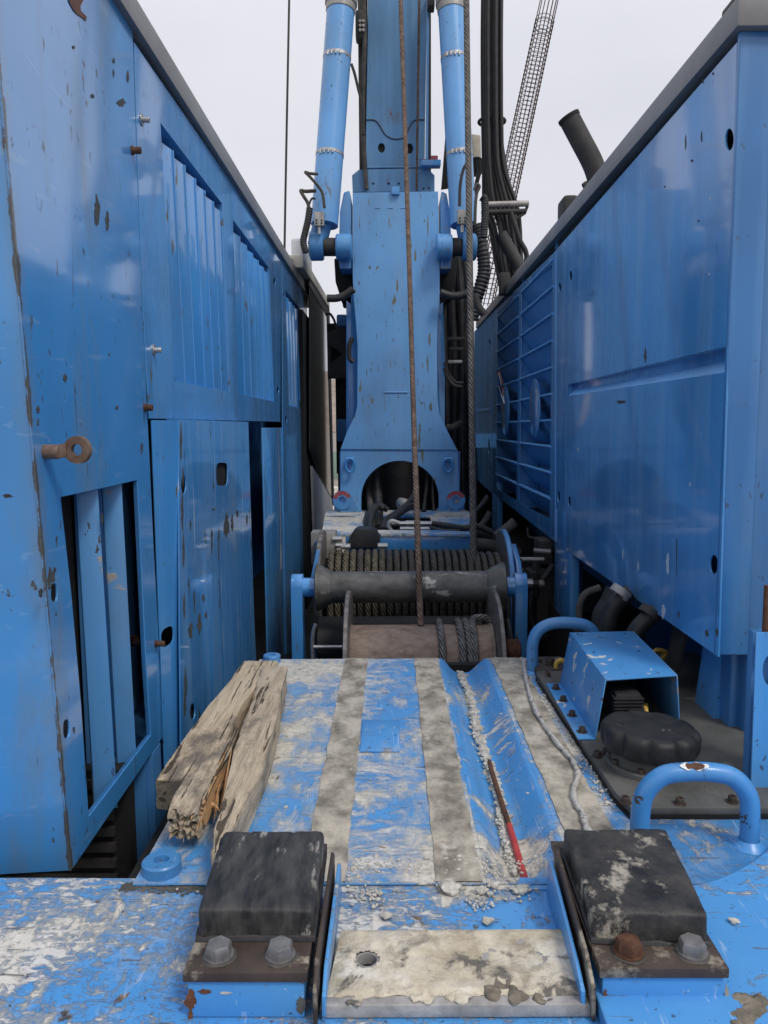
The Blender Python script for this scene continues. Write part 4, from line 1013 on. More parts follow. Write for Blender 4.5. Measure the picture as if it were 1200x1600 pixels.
for a, b in zip(rings, rings[1:]):
    for k in range(N_): bm.faces.new((a[k], a[(k+1) % N_], b[(k+1) % N_], b[k]))
fc.part("cap_lid", bm, m_cap, ang=40)
# sensor under the cover box
se = Thing("level_sensor", "black ribbed sensor plug on a grey ring inside the open blue cover", "sensor", onZ(974, 1140, zt_))
sc0 = onZ(975, 1142, zt_)
bm = NB(); cyl(bm, sc0, sc0+Vector((0, 0, .045)), .058, 40, bev=.006); se.part("grey_ring", bm, m_alu)
bm = NB(); box(bm, (sc0.x-.04, sc0.y-.04, zt_+.045), (sc0.x+.04, sc0.y+.04, zt_+.135), .008); se.part("plug_body", bm, m_black)
for k in range(7):
    z = zt_+.052+k*.011; bm = NB(); box(bm, (sc0.x-.047, sc0.y-.047, z), (sc0.x+.047, sc0.y+.047, z+.005), .002); se.part("cooling_rib", bm, m_black)
bm = NB(); tube(bm, [sc0+Vector(v) for v in ((.04, .03, .06), (.065, .0, .075), (.06, -.02, .05), (.08, .03, .03), (.1, .1, .05))], .0075, 10); se.part("yellow_lead", bm, m_yellow)
# blue cover box
cv_ = Thing("sensor_cover", "open-ended blue sheet steel cover box with white chips over the ribbed sensor", "cover box", (.78, 2.7, zt_))
zc2 = .216; yN2 = onZ(948, 1062, zc2).y; yF2 = onZ(892, 988, zc2).y
tl, tr, fl, frr = onZ(948, 1062, zc2), onZ(1057, 1055, zc2), onZ(892, 988, zc2), onZ(988, 986, zc2)
bl, bfl = onZ(931, 1155, zt_+.004), onZ(876, 1068, zt_+.004)
br, bfr = Vector((tr.x+.012, tr.y-.01, zt_)), Vector((frr.x+.012, frr.y, zt_))
m_cover = paint("blue_chipped_cover_paint", col=(.06, .27, .60), rough=.35, coat=.2, specks=1, layers=[((.55, .55, .52), 13, (1, 1, 1), .62, .64, .8, .4, 6, (2, 3, 5)), ((.07, .05, .04), 22, (1, 1, 1), .66, .675, .8, -.3, 5, (7, 3, 5))])
def slab(p4, t, mat, name, parent=None):
    bm = NB(); p4 = [Vector(p) for p in p4]; n = (p4[1]-p4[0]).cross(p4[3]-p4[0]).normalized()*t; prism(bm, p4, n, .0012); return cv_.part(name, bm, mat, parent=parent)
slab([tl, tr, frr, fl], -.004, m_cover, "top_panel")
slab([bl, tl, fl, bfl], .004, m_cover, "side_panel")
slab([br, bfr, frr, tr], .004, m_blue_part, "side_panel")
bm = NB(); prism(bm, [bfl+Vector((.004, -.02, 0)), fl+Vector((.004, -.02, -.006)), frr+Vector((-.004, -.02, -.006)), bfr+Vector((-.004, -.02, 0))], (0, .004, 0)); cv_.part("rear_panel", bm, m_blue_deep)
w_ = Vector((.055, 0, 0))
fl_ = cv_.part("mounting_flange", (lambda b: prism(b, [bl-Vector((.0, 0, .003)), bfl-Vector((0, 0, .003)), bfl-w_-Vector((0, 0, .003)), bl-w_-Vector((0, 0, .003))], (0, 0, .005), .001))(NB()), m_cover)
for t in (.1, .37, .64, .88):
    c = bl.lerp(bfl, t)-w_*.55+Vector((0, 0, .001)); bm = NB(); capscrew(bm, c, (0, 0, 1), .0105, .018, 1.6); cv_.part("cap_screw", bm, m_padplate, parent=fl_)
for (a, b) in ((903, 991), (976, 990), (928, 1019), (998, 1017)):
    bm = NB(); c = onZ(a, b, zc2+.0006); cyl(bm, c-Vector((0, 0, .002)), c+Vector((0, 0, .0004)), .005, 14); cv_.part("hole", bm, m_void)
# grab handles
def handle(label, pts, r, bmat, weld):
    T = Thing("grab_handle", label, "handle", pts[0], "bent blue tube grab handles on the deck")
    bm = NB(); tube(bm, pts, r, 20, 12); b = T.part("bent_tube", bm, bmat)
    for p in weld:
        bm = NB(); lathe(bm, p, (0, 0, 1), [(0, r*1.75), (.006, r*1.45), (.018, r*1.05)], 28, False); rough_up(bm, .0025, 40); T.part("weld_bead", bm, m_front_r)
    return T, b
m_handle = paint("blue_handle_paint", col=(.05, .24, .56), rough=.35, coat=.2, specks=1, layers=[((.6, .58, .54), 7, (1, 1, 1), .69, .70, .8, .3, 4, (2.7, 3, 9)), ((.05, .04, .035), 20, (1, 1, 1), .64, .655, .8, -.3, 4, (2, 3, 5))])
Yh = onZ(1172, 1322, 0).y
xa, xb = onY(1000, 1300, Yh).x, onY(1171, 1300, Yh).x
zh = onY(1085, 1207, Yh).z
hp_ = [(xa, Yh, -.01), (xa, Yh, zh-.10), (xa+.012, Yh, zh-.045), (xa+.05, Yh, zh-.008), (xa+.10, Yh, zh+.001), (xb-.10, Yh, zh+.001), (xb-.045, Yh, zh-.012), (xb-.008, Yh, zh-.055), (xb, Yh, zh-.11), (xb, Yh, .0)]
T, b = handle("nearer bent blue grab handle with white and rusty paint chips behind the rubber stop", [Vector(p) for p in hp_], .0225, m_handle, [Vector((xb, Yh, 0))])
# chipped patch on top of that handle
for (x0, w, m, dz) in ((.62, .034, m_white, .0), (.625, .020, m_rbolt, .0006)):
    pass
xc = onY(1082, 1205, Yh).x
bm = NB()
for (rx, m) in ((.026, m_white), (.017, m_rbolt)):
    pass
def saddle(x0, x1, rad, seed, y, z):
    bm = NB(); rows = []
    n = 14
    for i in range(n+1):
        t = i/n; x = x0+(x1-x0)*t; hw = math.sin(math.pi*min(1, max(0, t)))**.45*(.40+.45*noise.noise(Vector((x*75, seed, 0))))
        rows.append([bm.verts.new((x, y+math.sin(a)*rad, z+math.cos(a)*rad)) for a in [(-.55)+(-hw)+2*hw*k/6 for k in range(7)]])
    for a, b in zip(rows, rows[1:]):
        for k in range(6): bm.faces.new((a[k], a[k+1], b[k+1], b[k]))
    return bm
T.part("paint_chip", saddle(xc-.036, xc+.034, .0248, 1, Yh, zh+.001), m_white, parent=b)
T.part("rust_patch", saddle(xc-.022, xc+.024, .0251, 4, Yh, zh+.001), m_rbolt, parent=b)
Y2 = onZ(833, 1052, 0).y
g_ = lambda a, b: onY(a, b, Y2)
handle("farther bent blue grab handle behind the blue cover box", [g_(833, 1055), g_(832, 1012), g_(838, 990), g_(852, 978), g_(872, 973), g_(900, 974), g_(918, 979), g_(930, 994), g_(933, 1020), g_(933, 1050)], .0235, m_blue_part, [g_(833, 1053)])
# rusty lug plate beside it
bp = Thing("lug_plate", "small rusty plate with one bolt head behind the far grab handle", "plate", onZ(862, 1040, 0))
a = onZ(838, 1046, .035); b = onZ(880, 1030, .035)
bm = NB(); box(bm, (a.x, a.y, .001), (b.x, a.y+.18, .035), .004); bp.part("plate", bm, m_padplate)
bm = NB(); capscrew(bm, Vector(((a.x+b.x)/2, a.y+.07, .034)), (0, 0, 1), .017, .028, 1.4); bp.part("bolt", bm, m_padplate)

# ============================================================ TIMBERS
def loft(bm, st, nu=5, amp=.0026, seed=0, sc=25, jag0=0, jag1=0, cap=True):
    """st: stations (y, xl, xr, ztop, zbot[, shift of the top towards x])"""
    import bisect
    ys = [s[0] for s in st]; n = max(2, int(abs(ys[-1]-ys[0])/.012)); rows = []
    for i in range(n+1):
        t = i/n; y = ys[0]+(ys[-1]-ys[0])*t
        for a, b in zip(st, st[1:]):
            if (a[0]-y)*(b[0]-y) <= 1e-9: k = (y-a[0])/(b[0]-a[0]) if b[0] != a[0] else 0; s_ = [p+(q-p)*k for p, q in zip(a, b)]; break
        _, xl, xr, zt, zb = s_[:5]
        ring = []
        for (x0, z0, x1, z1) in ((xl, zb, xl, zt), (xl, zt, xr, zt), (xr, zt, xr, zb), (xr, zb, xl, zb)):
            for k in range(nu): f = k/nu; ring.append(Vector((x0+(x1-x0)*f, y, z0+(z1-z0)*f)))
        cx, cz = (xl+xr)/2, (zt+zb)/2; out = []
        for j, p in enumerate(ring):
            q = Vector(p); q.x = cx+(q.x-cx)*(.985 if j % nu == 0 else 1); q.z = cz+(q.z-cz)*(.96 if j % nu == 0 else 1)
            g1 = noise.noise(Vector((p.x*sc, p.y*2.2, p.z*sc+seed))); g2 = noise.noise(Vector((p.x*sc*3, p.y*6, p.z*sc*3+seed))); g3 = noise.noise(p*60+Vector((seed, 0, 0)))
            d = Vector((p.x-cx, 0, p.z-cz)); d = d.normalized() if d.length > 1e-6 else d
            q += d*(g1*amp*1.4+g2*amp+g3*amp*.35)
            if i == 0 and jag0: q.y += jag0*noise.noise(Vector((p.x*70, seed, p.z*70)))
            if i == n and jag1: q.y += jag1*(noise.noise(Vector((p.x*70, seed, p.z*70)))+.5*noise.noise(Vector((p.x*160, seed, p.z*160))))
            out.append(bm.verts.new(q))
        rows.append(out)
    m = 4*nu
    for a, b in zip(rows, rows[1:]):
        for j in range(m): bm.faces.new((a[j], b[j], b[(j+1) % m], a[(j+1) % m]))
    for r_, inv in ((rows[0], 0), (rows[-1], 1)):
        c = Vector((0, 0, 0))
        for v in r_: c += v.co
        c /= m; prev = r_
        for q_ in (.8, .6, .4, .2, 0):
            if q_:
                cur = []
                for v in r_:
                    p = c+(v.co-c)*q_; j_ = (jag1 if inv else jag0)
                    p.y = c.y+(v.co.y-c.y)*q_+(j_*.9+.002)*(noise.noise(Vector((p.x*95, seed+2, p.z*95)))+.6*noise.noise(Vector((p.x*260, seed, p.z*260)))); cur.append(bm.verts.new(p))
                for j in range(m): bm.faces.new((prev[j], prev[(j+1) % m], cur[(j+1) % m], cur[j]))
                prev = cur
            else:
                cvx = bm.verts.new(c+Vector((0, random.uniform(-.003, .003), 0)))
                for j in range(m): bm.faces.new((prev[j], prev[(j+1) % m], cvx))
    return bm
Z = .088
def tx(px, py, z=Z): p = onZ(px, py, z); return p
tA = Thing("timber_beam", "weathered square timber lying along the blue cabinet with a dark sawn end", "timber", (-.55, 2.5, 0))
a0, a1, a2, a3 = tx(243, 1218), tx(300, 1218), tx(372, 1037), tx(430, 1040)
bm = NB(); loft(bm, [(a0.y, a0.x, -.480, Z, .006), (2.3, a0.x+.005, -.492, Z, .006), (2.55, a0.x+.01, -.500, Z, .005), (2.75, -.595, -.482, Z, .005), (3.04, -.585, -.452, Z, .004)], 6, .0022, 2, 22)
tA.part("beam", bm, m_wood, ang=60)
bm = NB(); box(bm, (a0.x+.003, a0.y-.004, .010), (-.50, a0.y+.002, Z-.003)); bmesh.ops.subdivide_edges(bm, edges=bm.edges, cuts=5, use_grid_fill=True); rough_up(bm, .002, 60); tA.part("sawn_end", bm, m_woodend, ang=60)
tB = Thing("split_timber", "splintered grey timber split into two prongs with fresh orange wood, beside the square timber", "timber", (-.42, 2.4, 0))
ZB = .098
def X(px, py, z=ZB): return onZ(px, py, z).x
def Yp(px, py, z=ZB): return onZ(px, py, z).y
s1 = [(Yp(430, 1041), X(408, 1041), X(449, 1041), ZB, .004), (Yp(430, 1075), X(400, 1075), X(441, 1075), ZB, .004), (Yp(400, 1105), X(390, 1105), X(435, 1105), ZB+.001, .004), (Yp(400, 1130), X(379, 1130), X(430, 1130), ZB+.002, .004),
      (Yp(400, 1170), X(364, 1170), X(418, 1170), ZB+.002, .004), (Yp(400, 1195), X(360, 1195), X(410, 1195), ZB, .004), (Yp(360, 1240), X(349, 1240), X(388, 1240), ZB-.002, .004), (Yp(350, 1290), X(334, 1290), X(362, 1290), ZB-.012, .003), (Yp(345, 1322), X(330, 1322), X(345, 1322), ZB-.035, .002)]
bm = NB(); loft(bm, s1, 8, .0048, 7, 24, 0, .03); tB.part("main_prong", bm, m_wood2, ang=60)
s2 = [(Yp(372, 1138), X(368, 1138), X(374, 1138), ZB, ZB-.02), (Yp(350, 1175), X(340, 1175), X(359, 1175), ZB, .05), (Yp(320, 1215), X(296, 1215), X(334, 1215), ZB+.004, .035), (Yp(300, 1250), X(268, 1250), X(320, 1250), ZB+.004, .03), (Yp(290, 1268), X(263, 1268), X(311, 1268), ZB, .03)]
bm = NB(); loft(bm, s2, 8, .0048, 3, 26, 0, .03); tB.part("broken_prong", bm, m_wood2, ang=60)
# fresh faces and splinters
def splinter(p, q, w, parent=None):
    bm = NB(); p, q = Vector(p), Vector(q); m = p.lerp(q, .5)+Vector((random.uniform(-.004, .004), 0, random.uniform(-.002, .004)))
    tube(bm, [p, m, q], w, 5, 4, rf=lambda t: max(.06, 1-t**2.2)); rough_up(bm, w*.4, 80); return bm
random.seed(11)
for k in range(8):
    f = k/7; p = onZ(349-f*36+random.uniform(-3, 3), 1178+f*85, ZB-.004-.004*random.random()); q = onZ(331-f*24+random.uniform(-3, 4), 1225+f*78, ZB-.015-.035*random.random())
    tB.part("splinter", splinter(p, q, random.uniform(.004, .008)), m_woodf)
for k in range(16):
    p = onZ(random.uniform(268, 318), 1266, ZB-.01); p.z = random.uniform(.035, ZB-.006); q = p+Vector((random.uniform(-.006, .01), -random.uniform(.015, .05), random.uniform(-.012, .002)))
    tB.part("splinter", splinter(p, q, random.uniform(.0022, .005)), random.choice((m_wood2, m_wood, m_woodf)))
for k in range(9):
    a = (352-k*1.5, 1172+k*7); p = onZ(*a, ZB-.02-.004*k); q = onZ(a[0]-14+k, a[1]+58, ZB-.02-.006*k)
    tB.part("splinter", splinter(p, q, .0042), m_woodf)
for k in range(5):
    p = onZ(312+k*4, 1262-k*2, .06); q = onZ(340+k*1.5, 1254+k*4, .055); tB.part("splinter", splinter(p, q, .004), m_woodf)
for k in range(8):
    p = onZ(336+k*3, 1290, .07); p.z = .02+.007*k; q = p+Vector((random.uniform(-.01, .006), -random.uniform(.03, .08), -.01)); tB.part("splinter", splinter(p, q, .0045), random.choice((m_wood, m_wood2)))
bm = NB(); prism(bm, [onZ(369, 1150, ZB+.001), onZ(352, 1180, ZB), onZ(331, 1228, ZB-.002), onZ(313, 1272, ZB-.008), onZ(322, 1290, .045), onZ(338, 1250, .045), onZ(358, 1195, .05)], (-.006, 0, -.002)); bmesh.ops.subdivide_edges(bm, edges=bm.edges, cuts=3); rough_up(bm, .003, 70); tB.part('fresh_split_face', bm, m_woodf)
bm = NB(); prism(bm, [onZ(361, 1165, .09), onZ(350, 1235, .07), onZ(344, 1262, .03), onZ(352, 1170, .04)], (.004, 0, 0)); bmesh.ops.subdivide_edges(bm, edges=bm.edges, cuts=5, use_grid_fill=True); rough_up(bm, .002, 60); tB.part("fresh_split_face", bm, m_woodf)
bm = NB(); loft(bm, [(2.0, -.42, -.375, .03, .003), (1.86, -.425, -.37, .026, .003), (1.76, -.42, -.38, .016, .002)], 5, .003, 9, 22, .01, .03); tB.part("bark_strip", bm, m_wood2, ang=60)

# ============================================================ WINCHES
def px2(a, b, Y): return onY(a, b, Y)
# near winch with rusty drum
Y1 = 3.86
fl_l, fl_r = px2(548, 1000, Y1).x, px2(768, 1000, Y1).x
ztop1 = px2(650, 978, Y1).z; zfl = px2(560, 925, Y1).z
rd1, rf1 = .20, .20+(zfl-ztop1)
zc1 = ztop1-rd1
w1 = Thing("near_winch", "rusty winch drum with scraped flanges and a few rope turns directly behind the deck", "winch", (0, Y1, zc1-rf1))
bm = NB(); lathe(bm, (fl_l-.005, Y1, zc1), (1, 0, 0), [(0, rd1+.012), (.012, rd1), (.3, rd1+.001), (fl_r-fl_l-.012, rd1), (fl_r-fl_l+.005, rd1+.012)], 64); w1.part("drum", bm, m_rust)
for x in (fl_l-.022, fl_r+.004):
    bm = NB(); lathe(bm, (x, Y1, zc1), (1, 0, 0), [(0, rf1-.008), (.004, rf1), (.020, rf1), (.024, rf1-.006)], 72); w1.part("flange", bm, m_flange)
for k, px in enumerate((686, 716, 727.5)):
    x = px2(px, 1000, Y1).x; bm = NB()
    r_ = rd1+.017; tube(bm, [(x+.006*math.sin(i*.26)*.5+(i/72)*.012, Y1+math.cos(2*math.pi*i/72)*r_, zc1+math.sin(2*math.pi*i/72)*r_) for i in range(72)], .0175, 12, smooth=False, closed=True)
    w1.part("rope_turn", bm, m_rope)
bm = NB(); x = px2(737, 1000, Y1).x; r_ = rd1+.018
pt = [(x, Y1+math.cos(a)*r_, zc1+math.sin(a)*r_) for a in [R(d) for d in range(190, 90, -8)]]
pt += [(x+.012, Y1+math.cos(R(84))*r_, zc1+math.sin(R(88))*r_+.012), (x+.035, Y1+.03, zc1+r_+.016), (x+.075, Y1+.05, zc1+r_+.010), (x+.10, Y1+.05, zc1+r_-.006)]
tube(bm, pt, .0175, 12, 4); w1.part("rope_end", bm, m_rope)
# roller
Y2_ = 4.15
rl, rr_ = px2(494, 915, Y2_).x, px2(788, 915, Y2_).x; zr_ = px2(640, 917, Y2_).z
ro = Thing("guide_roller", "long worn steel guide roller with flared ends across both winches", "roller", (0, Y2_, zr_))
bm = NB(); W_ = rr_-rl
lathe(bm, (rl, Y2_, zr_), (1, 0, 0), [(-.0, .06), (0, .122), (.006, .128), (.012, .126), (.07, .092), (.082, .087), (.084, .084), (W_-.10, .084), (W_-.098, .086), (W_-.088, .09), (W_-.014, .128), (W_-.006, .130), (W_, .124), (W_, .06)], 64); ro.part("roller_body", bm, m_roller)
# bracket arms with pins
for sgn, pxs, pin in ((-1, (456, 474), (470, 499)), (1, (803, 822), (786, 812))):
    T = Thing("roller_bracket", "blue bracket arm holding the %s end of the guide roller %s" % (("left", "beside the louvred cabinet") if sgn < 0 else ("right", "beside the valve block")), "bracket", (px2(pxs[0], 915, Y2_).x, Y2_, -.8), "blue roller bracket arms")
    xa_, xb_ = px2(pxs[0], 915, Y2_).x, px2(pxs[1], 915, Y2_).x
    bm = NB(); prf = []
    for a in range(0, 181, 15): prf.append((Y2_+.058*math.cos(R(a)), zr_+.015+.058*math.sin(R(a))))
    prf = [(Y2_+.058, -.8)]+prf+[(Y2_-.058, -.8)]
    prism(bm, [(xa_, y, z) for y, z in prf], (xb_-xa_, 0, 0), .006); T.part("arm", bm, m_blue)
    bm = NB(); p_, q_ = px2(pin[0], 917, Y2_).x, px2(pin[1], 917, Y2_).x; cyl(bm, (p_, Y2_, zr_), (q_, Y2_, zr_), .052, 28, bev=.004); T.part("pin", bm, m_blue)
# far winch full of rope
Y3 = 4.75
f_l, f_r = px2(508, 900, Y3).x, px2(783, 900, Y3).x
zt3 = px2(640, 862, Y3-.1).z; zf3 = px2(520, 829, Y3).z
R3 = .30; zc3 = zt3-R3; RF3 = zf3-zc3
w3 = Thing("far_winch", "winch drum wound full of greasy steel rope under the guide roller", "winch", (0, Y3, zc3-RF3))
bm = NB(); cyl(bm, (f_l, Y3, zc3), (f_r, Y3, zc3), R3-.055, 48); w3.part("drum", bm, m_void)
for x, m in ((f_l-.03, m_flange), (f_r+.0, m_blue_part)):
    bm = NB(); lathe(bm, (x, Y3, zc3), (1, 0, 0), [(0, RF3-.006), (.004, RF3), (.024, RF3), (.03, RF3-.006)], 72); w3.part("flange", bm, m)
bm = NB(); lathe(bm, (f_r-.004, Y3, zc3), (1, 0, 0), [(0, RF3-.01), (.003, RF3-.012)], 64); w3.part("flange_face", bm, m_flange)
n = 24; stp = (f_r-f_l-.03)/n
for i in range(n):
    x = f_l+.017+stp*(i+.5); r_ = R3-.019-(.02 if i > 20 else 0); bm = NB()
    tube(bm, [(x+stp*(.5*(j/64)), Y3+math.cos(2*math.pi*j/64)*r_, zc3+math.sin(2*math.pi*j/64)*r_+.002*math.sin(i*2.1)) for j in range(64)], .0185, 12, smooth=False, closed=True)
    w3.part("rope_turn", bm, m_rope_s if i < 8 and i != 4 else m_rope_g)
# dark gear housing and rod left of the near winch
gh = Thing("gear_housing", "dark cylindrical gear housing under the left end of the guide roller", "housing", (-.3, 4.2, -.5))
Yg = 4.3
a, b = px2(498, 985, Yg), px2(548, 985, Yg)
bm = NB(); zt_g = px2(520, 964, Yg).z; cyl(bm, (a.x, Yg, zt_g-.13), (fl_r, Yg, zt_g-.13), .13, 40, bev=.004); gh.part("drum_case", bm, m_frame)
bm = NB(); cyl(bm, (px2(488, 900, 4.05).x, 4.05, px2(500, 1011, 4.05).z), (fl_l-.03, 4.05, px2(500, 1011, 4.05).z), .011, 14); gh.part("tie_rod", bm, m_zinc)
bm = NB(); tube(bm, [px2(c, d, 4.05) for c, d in ((493, 975), (489, 990), (488, 1010), (489, 1030))], .010, 8); gh.part("bright_lever", bm, m_zinc)
bm = NB(); tube(bm, [px2(c, d, 4.1) for c, d in ((794, 968), (797, 985), (800, 1010))], .009, 8); gh.part("bright_lever", bm, m_zinc)
bm = NB(); cyl(bm, px2(790, 1020, 3.95), px2(812, 1020, 3.95), .07, 28, bev=.01); gh.part("rusty_hub", bm, m_rbolt)
# winch side plates (blue)
ws = Thing("winch_frame", "blue winch side plates rising on both sides of the rope drums", "frame", (0, 4.7, -.8))
bm = NB(); prism(bm, [(f_r+.05, 4.95, -.8), (f_r+.05, 4.95, .1), (f_r+.05, 4.85, .24), (f_r+.05, 4.7, .30), (f_r+.05, 4.5, .22), (f_r+.05, 4.4, .05), (f_r+.05, 4.4, -.8)], (.03, 0, 0), .003); ws.part("side_plate", bm, m_blue)
bm = NB(); prism(bm, [(f_l-.07, 5.0, -.8), (f_l-.07, 5.0, .30), (f_l-.07, 4.85, .30), (f_l-.07, 4.6, -.8)], (.025, 0, 0), .003); ws.part("side_plate", bm, m_blue_deep)
bm = NB(); a, b = px2(485, 905, 4.4), px2(497, 860, 4.4); prism(bm, [a, Vector((b.x-.01, 4.4, b.z)), Vector((b.x+.01, 4.4, b.z)), Vector((a.x+.03, 4.4, a.z))], (0, .02, 0), .002); ws.part("lever_plate", bm, m_blue_part)
bm = NB(); a, b = px2(486, 858, 4.9), px2(524, 832, 4.9); box(bm, (a.x, 4.9, a.z-.1), (b.x, 5.05, b.z), .004); ws.part("head_block", bm, m_alu)

# ============================================================ BASE PLATFORM in front of the column
zp = .30; Yp0, Yp1 = onZ(620, 834, zp).y, onZ(620, 796, zp).y
pb = Thing("base_platform", "cement-dusted blue platform with a hose slot in front of the support column", "platform", (0, 5.6, 0))
q = lambda L_: [(lambda p: (p.x, p.y))(onZ(a, b, zp)) for a, b in L_]
pb.part("top_plate", sheet(q([(502, 834), (735, 834), (735, 800), (727, 797), (512, 797), (508, 802)]), [q([(570, 828), (676, 828), (672, 806), (573, 806)])], (0, 0, zp), (1, 0, 0), (0, 1, 0), (0, 0, 1), .02, .003), m_plat)
bm = NB(); a, b = onY(540, 836, Yp0+.02), onY(735, 868, Yp0+.02); box(bm, (a.x, Yp0+.01, zp-.11), (b.x, Yp0+.04, zp-.022), .004); pb.part("front_beam", bm, m_blue)
bm = NB(); box(bm, (a.x+.01, Yp0+.05, -.5), (b.x, Yp0+.07, zp-.1)); pb.part("lower_plate", bm, m_blue_part)
bm = NB(); box(bm, (-.40, Yp0+.08, -.3), (.42, Yp1-.05, -.2)); pb.part("slot_floor", bm, m_void)
bm = NB(); a = onZ(556, 850, .25)
# dark rounded motor cover
mo = Thing("motor_cover", "black faceted motor cover between rope drum and platform", "motor", (-.2, 4.95, .3))
Ym = 4.98; P8 = [px2(a, b, Ym) for a, b in ((545, 856), (545, 842), (553, 831), (560, 827), (580, 827), (588, 832), (594, 843), (593, 856))]
bm = NB(); prism(bm, P8, (0, .18, 0), .004); mo.part("cover", bm, m_black)
for (a, b) in ((527, 842), (532, 852), (598, 853), (540, 854)):
    bm = NB(); c = px2(a, b, 4.9); cyl(bm, c-Vector((.03, 0, 0)), c+Vector((.03, 0, 0)), .019, 8); mo.part("fitting", bm, m_zinc)
# fittings on the slot
hf = Thing("hose_coupling", "bright zinc hose couplings in a row over the platform slot", "coupling", onY(640, 822, 5.45))
for (a, b, r) in ((608, 634, .016), (634, 655, .022), (655, 676, .017), (676, 684, .022)):
    bm = NB(); cyl(bm, onY(a, 818, 5.45), onY(b, 818, 5.45), r, 8); hf.part("coupling_piece", bm, m_zinc)
for (a, b) in ((640, 660),):
    bm = NB(); cyl(bm, onY(625, 826, 5.4), onY(672, 826, 5.4), .014, 8); hf.part("coupling_piece", bm, m_zinc)
bm = NB(); tube(bm, [onY(a, b, 5.4) for a, b in ((612, 830), (607, 820), (612, 814), (624, 817))], .014, 10); hf.part("elbow", bm, m_zinc)
# ring lugs
def ringlug(label, px, ear):
    Yl = 6.15; c = px2(px, 781, Yl); T = Thing("lifting_lug", label, "lug", (c.x, Yl, zp), "red and blue lifting lugs on the platform")
    bm = NB(); lathe_ring(bm, c+Vector((0, -.02, 0)), (0, 1, 0), .073, .028, .04, 36); T.part("ring", bm, m_blue_part)
    bm = NB(); N_ = 18; ro_ = .0735
    ang = [R(20+150*i/N_) for i in range(N_+1)]
    f = []
    for k, a in enumerate(ang): f.append((bm.verts.new(c+Vector((math.cos(a)*.072, -.0212, math.sin(a)*.072))), bm.verts.new(c+Vector((math.cos(a)*.04, -.0212, math.sin(a)*.04)))))
    for a, b in zip(f, f[1:]): bm.faces.new((a[0], b[0], b[1], a[1]))
    T.part("red_paint", bm, m_redpaint)
    bm = NB(); prism(bm, [px2(a, b, Yl+.001) for a, b in ear], (0, .03, 0), .002); T.part("ear_plate", bm, m_blue_part)
ringlug("ring lug with red painted top at the left foot of the column", 535, ((522, 798), (522, 782), (530, 776), (548, 776), (560, 798)))
ringlug("ring lug with red painted top at the right foot of the column", 712, ((682, 797), (706, 770), (722, 774), (726, 797)))

# ============================================================ SUPPORT COLUMN
YC = 6.5
m_olive = speck_mat("olive_grey_chip", (.12, .15, .14), (.22, .24, .19), .85, 0, 40)
co = Thing("support_column", "tall blue waisted steel column with arched foot behind the winches", "column", (0, YC, zp))
up = [(551, 301), (684.5, 299), (687, 400), (687, 462), (684, 500), (683, 535), (683.5, 620), (686, 645), (700, 675), (714.5, 703), (532, 702), (542, 675), (555, 648), (558, 635), (558.5, 540), (556, 505), (552.5, 468), (551, 430)]
co.part("front_plate", flatY(YC, up, (), .03, .003), m_blue_col)
arch = [(685.5, 800)]+[(625+60.5*math.cos(R(a)), 777+58*math.sin(R(a)) if False else 778-58*math.sin(R(a))) for a in range(0, 181, 9)]+[(564.5, 800)]
lowp = [(714.8, 702.4), (716.5, 740), (718, 800)]+arch+[(531.5, 800), (532, 702)]
co.part("foot_plate", flatY(YC+.012, lowp, (), .03, .003), m_blue_col)
# plate thickness of the box behind
bm = NB(); a, b = px2(553, 460, YC+.04), px2(683, 300, YC+.04); box(bm, (a.x, YC+.04, a.z), (b.x, YC+.55, b.z-.004)); co.part("box_body", bm, m_blue_mast)
for (pts, nm) in ((((541, 455), (552, 455), (562, 540), (562, 640), (545, 700), (541, 700)), 1), (((682, 465), (692, 470), (695, 560), (695, 680), (688, 660), (680, 620)), 1)):
    bm = NB(); prism(bm, [px2(a, b, YC+.25) for a, b in pts], (0, .04, 0), .002); co.part("rear_plate", bm, m_blue)
for (a, b) in ((534, 800), (716, 800)):
    x = px2(a, b, YC+.05).x; bm = NB(); box(bm, (x-.012, YC+.035, zp), (x+.012, YC+.5, px2(a, 706, YC).z)); co.part("side_plate", bm, m_blue_deep)
for k in range(26):
    rnd_ = random.Random(k); px, py = rnd_.uniform(560, 680), rnd_.uniform(330, 690)
    if abs(px-642) < 8: px += 18
    chipmark(co, px, py, rnd_.uniform(.4, .8), rnd_.uniform(2, 6), m_olive, None, Y=YC, seed=k)
for (px, py, w, h) in ((671, 530, 2, 10), (673, 635, 2.5, 7), (659, 630, 2, 2), (668, 565, 1.5, 10), (578, 418, 2, 3), (663, 345, 1.5, 2), (561, 442, 1.5, 3), (655, 690, 2, 14), (656, 670, 1.6, 9)):
    chipmark(co, px, py, w, h, m_olive, None, Y=YC, seed=7)
# bent ring eyes
for px in (547, 700):
    c = px2(px, 718, YC-.02); bm = NB(); cyl(bm, c-Vector((.035, 0, 0)), c+Vector((.035, 0, 0)), .022, 16, bev=.004); e_ = co.part("eye_socket", bm, m_blue)
    c2 = px2(px, 727, YC-.045); bm = NB()
    tube(bm, [c2+Vector((.036*math.cos(t), 0, .055*math.sin(t))) for t in [i*math.pi/12 for i in range(24)]], .010, 10, smooth=False, closed=True); co.part("ring", bm, m_blue, parent=e_)
for a, b in ((600, 613), (614, 627), (628, 637)):
    bm = NB(); tube(bm, [px2(a, 613, YC-.001), px2(b, 613, YC-.001)], .007, 8, smooth=False); co.part("weld_bead", bm, m_blue_col)
for a, b in ((586, 594), (606, 614), (626, 634)):
    bm = NB(); tube(bm, [px2(a, 325, YC-.001), px2(b, 325, YC-.001)], .004, 8, smooth=False); co.part("weld_bead", bm, m_blue_col)
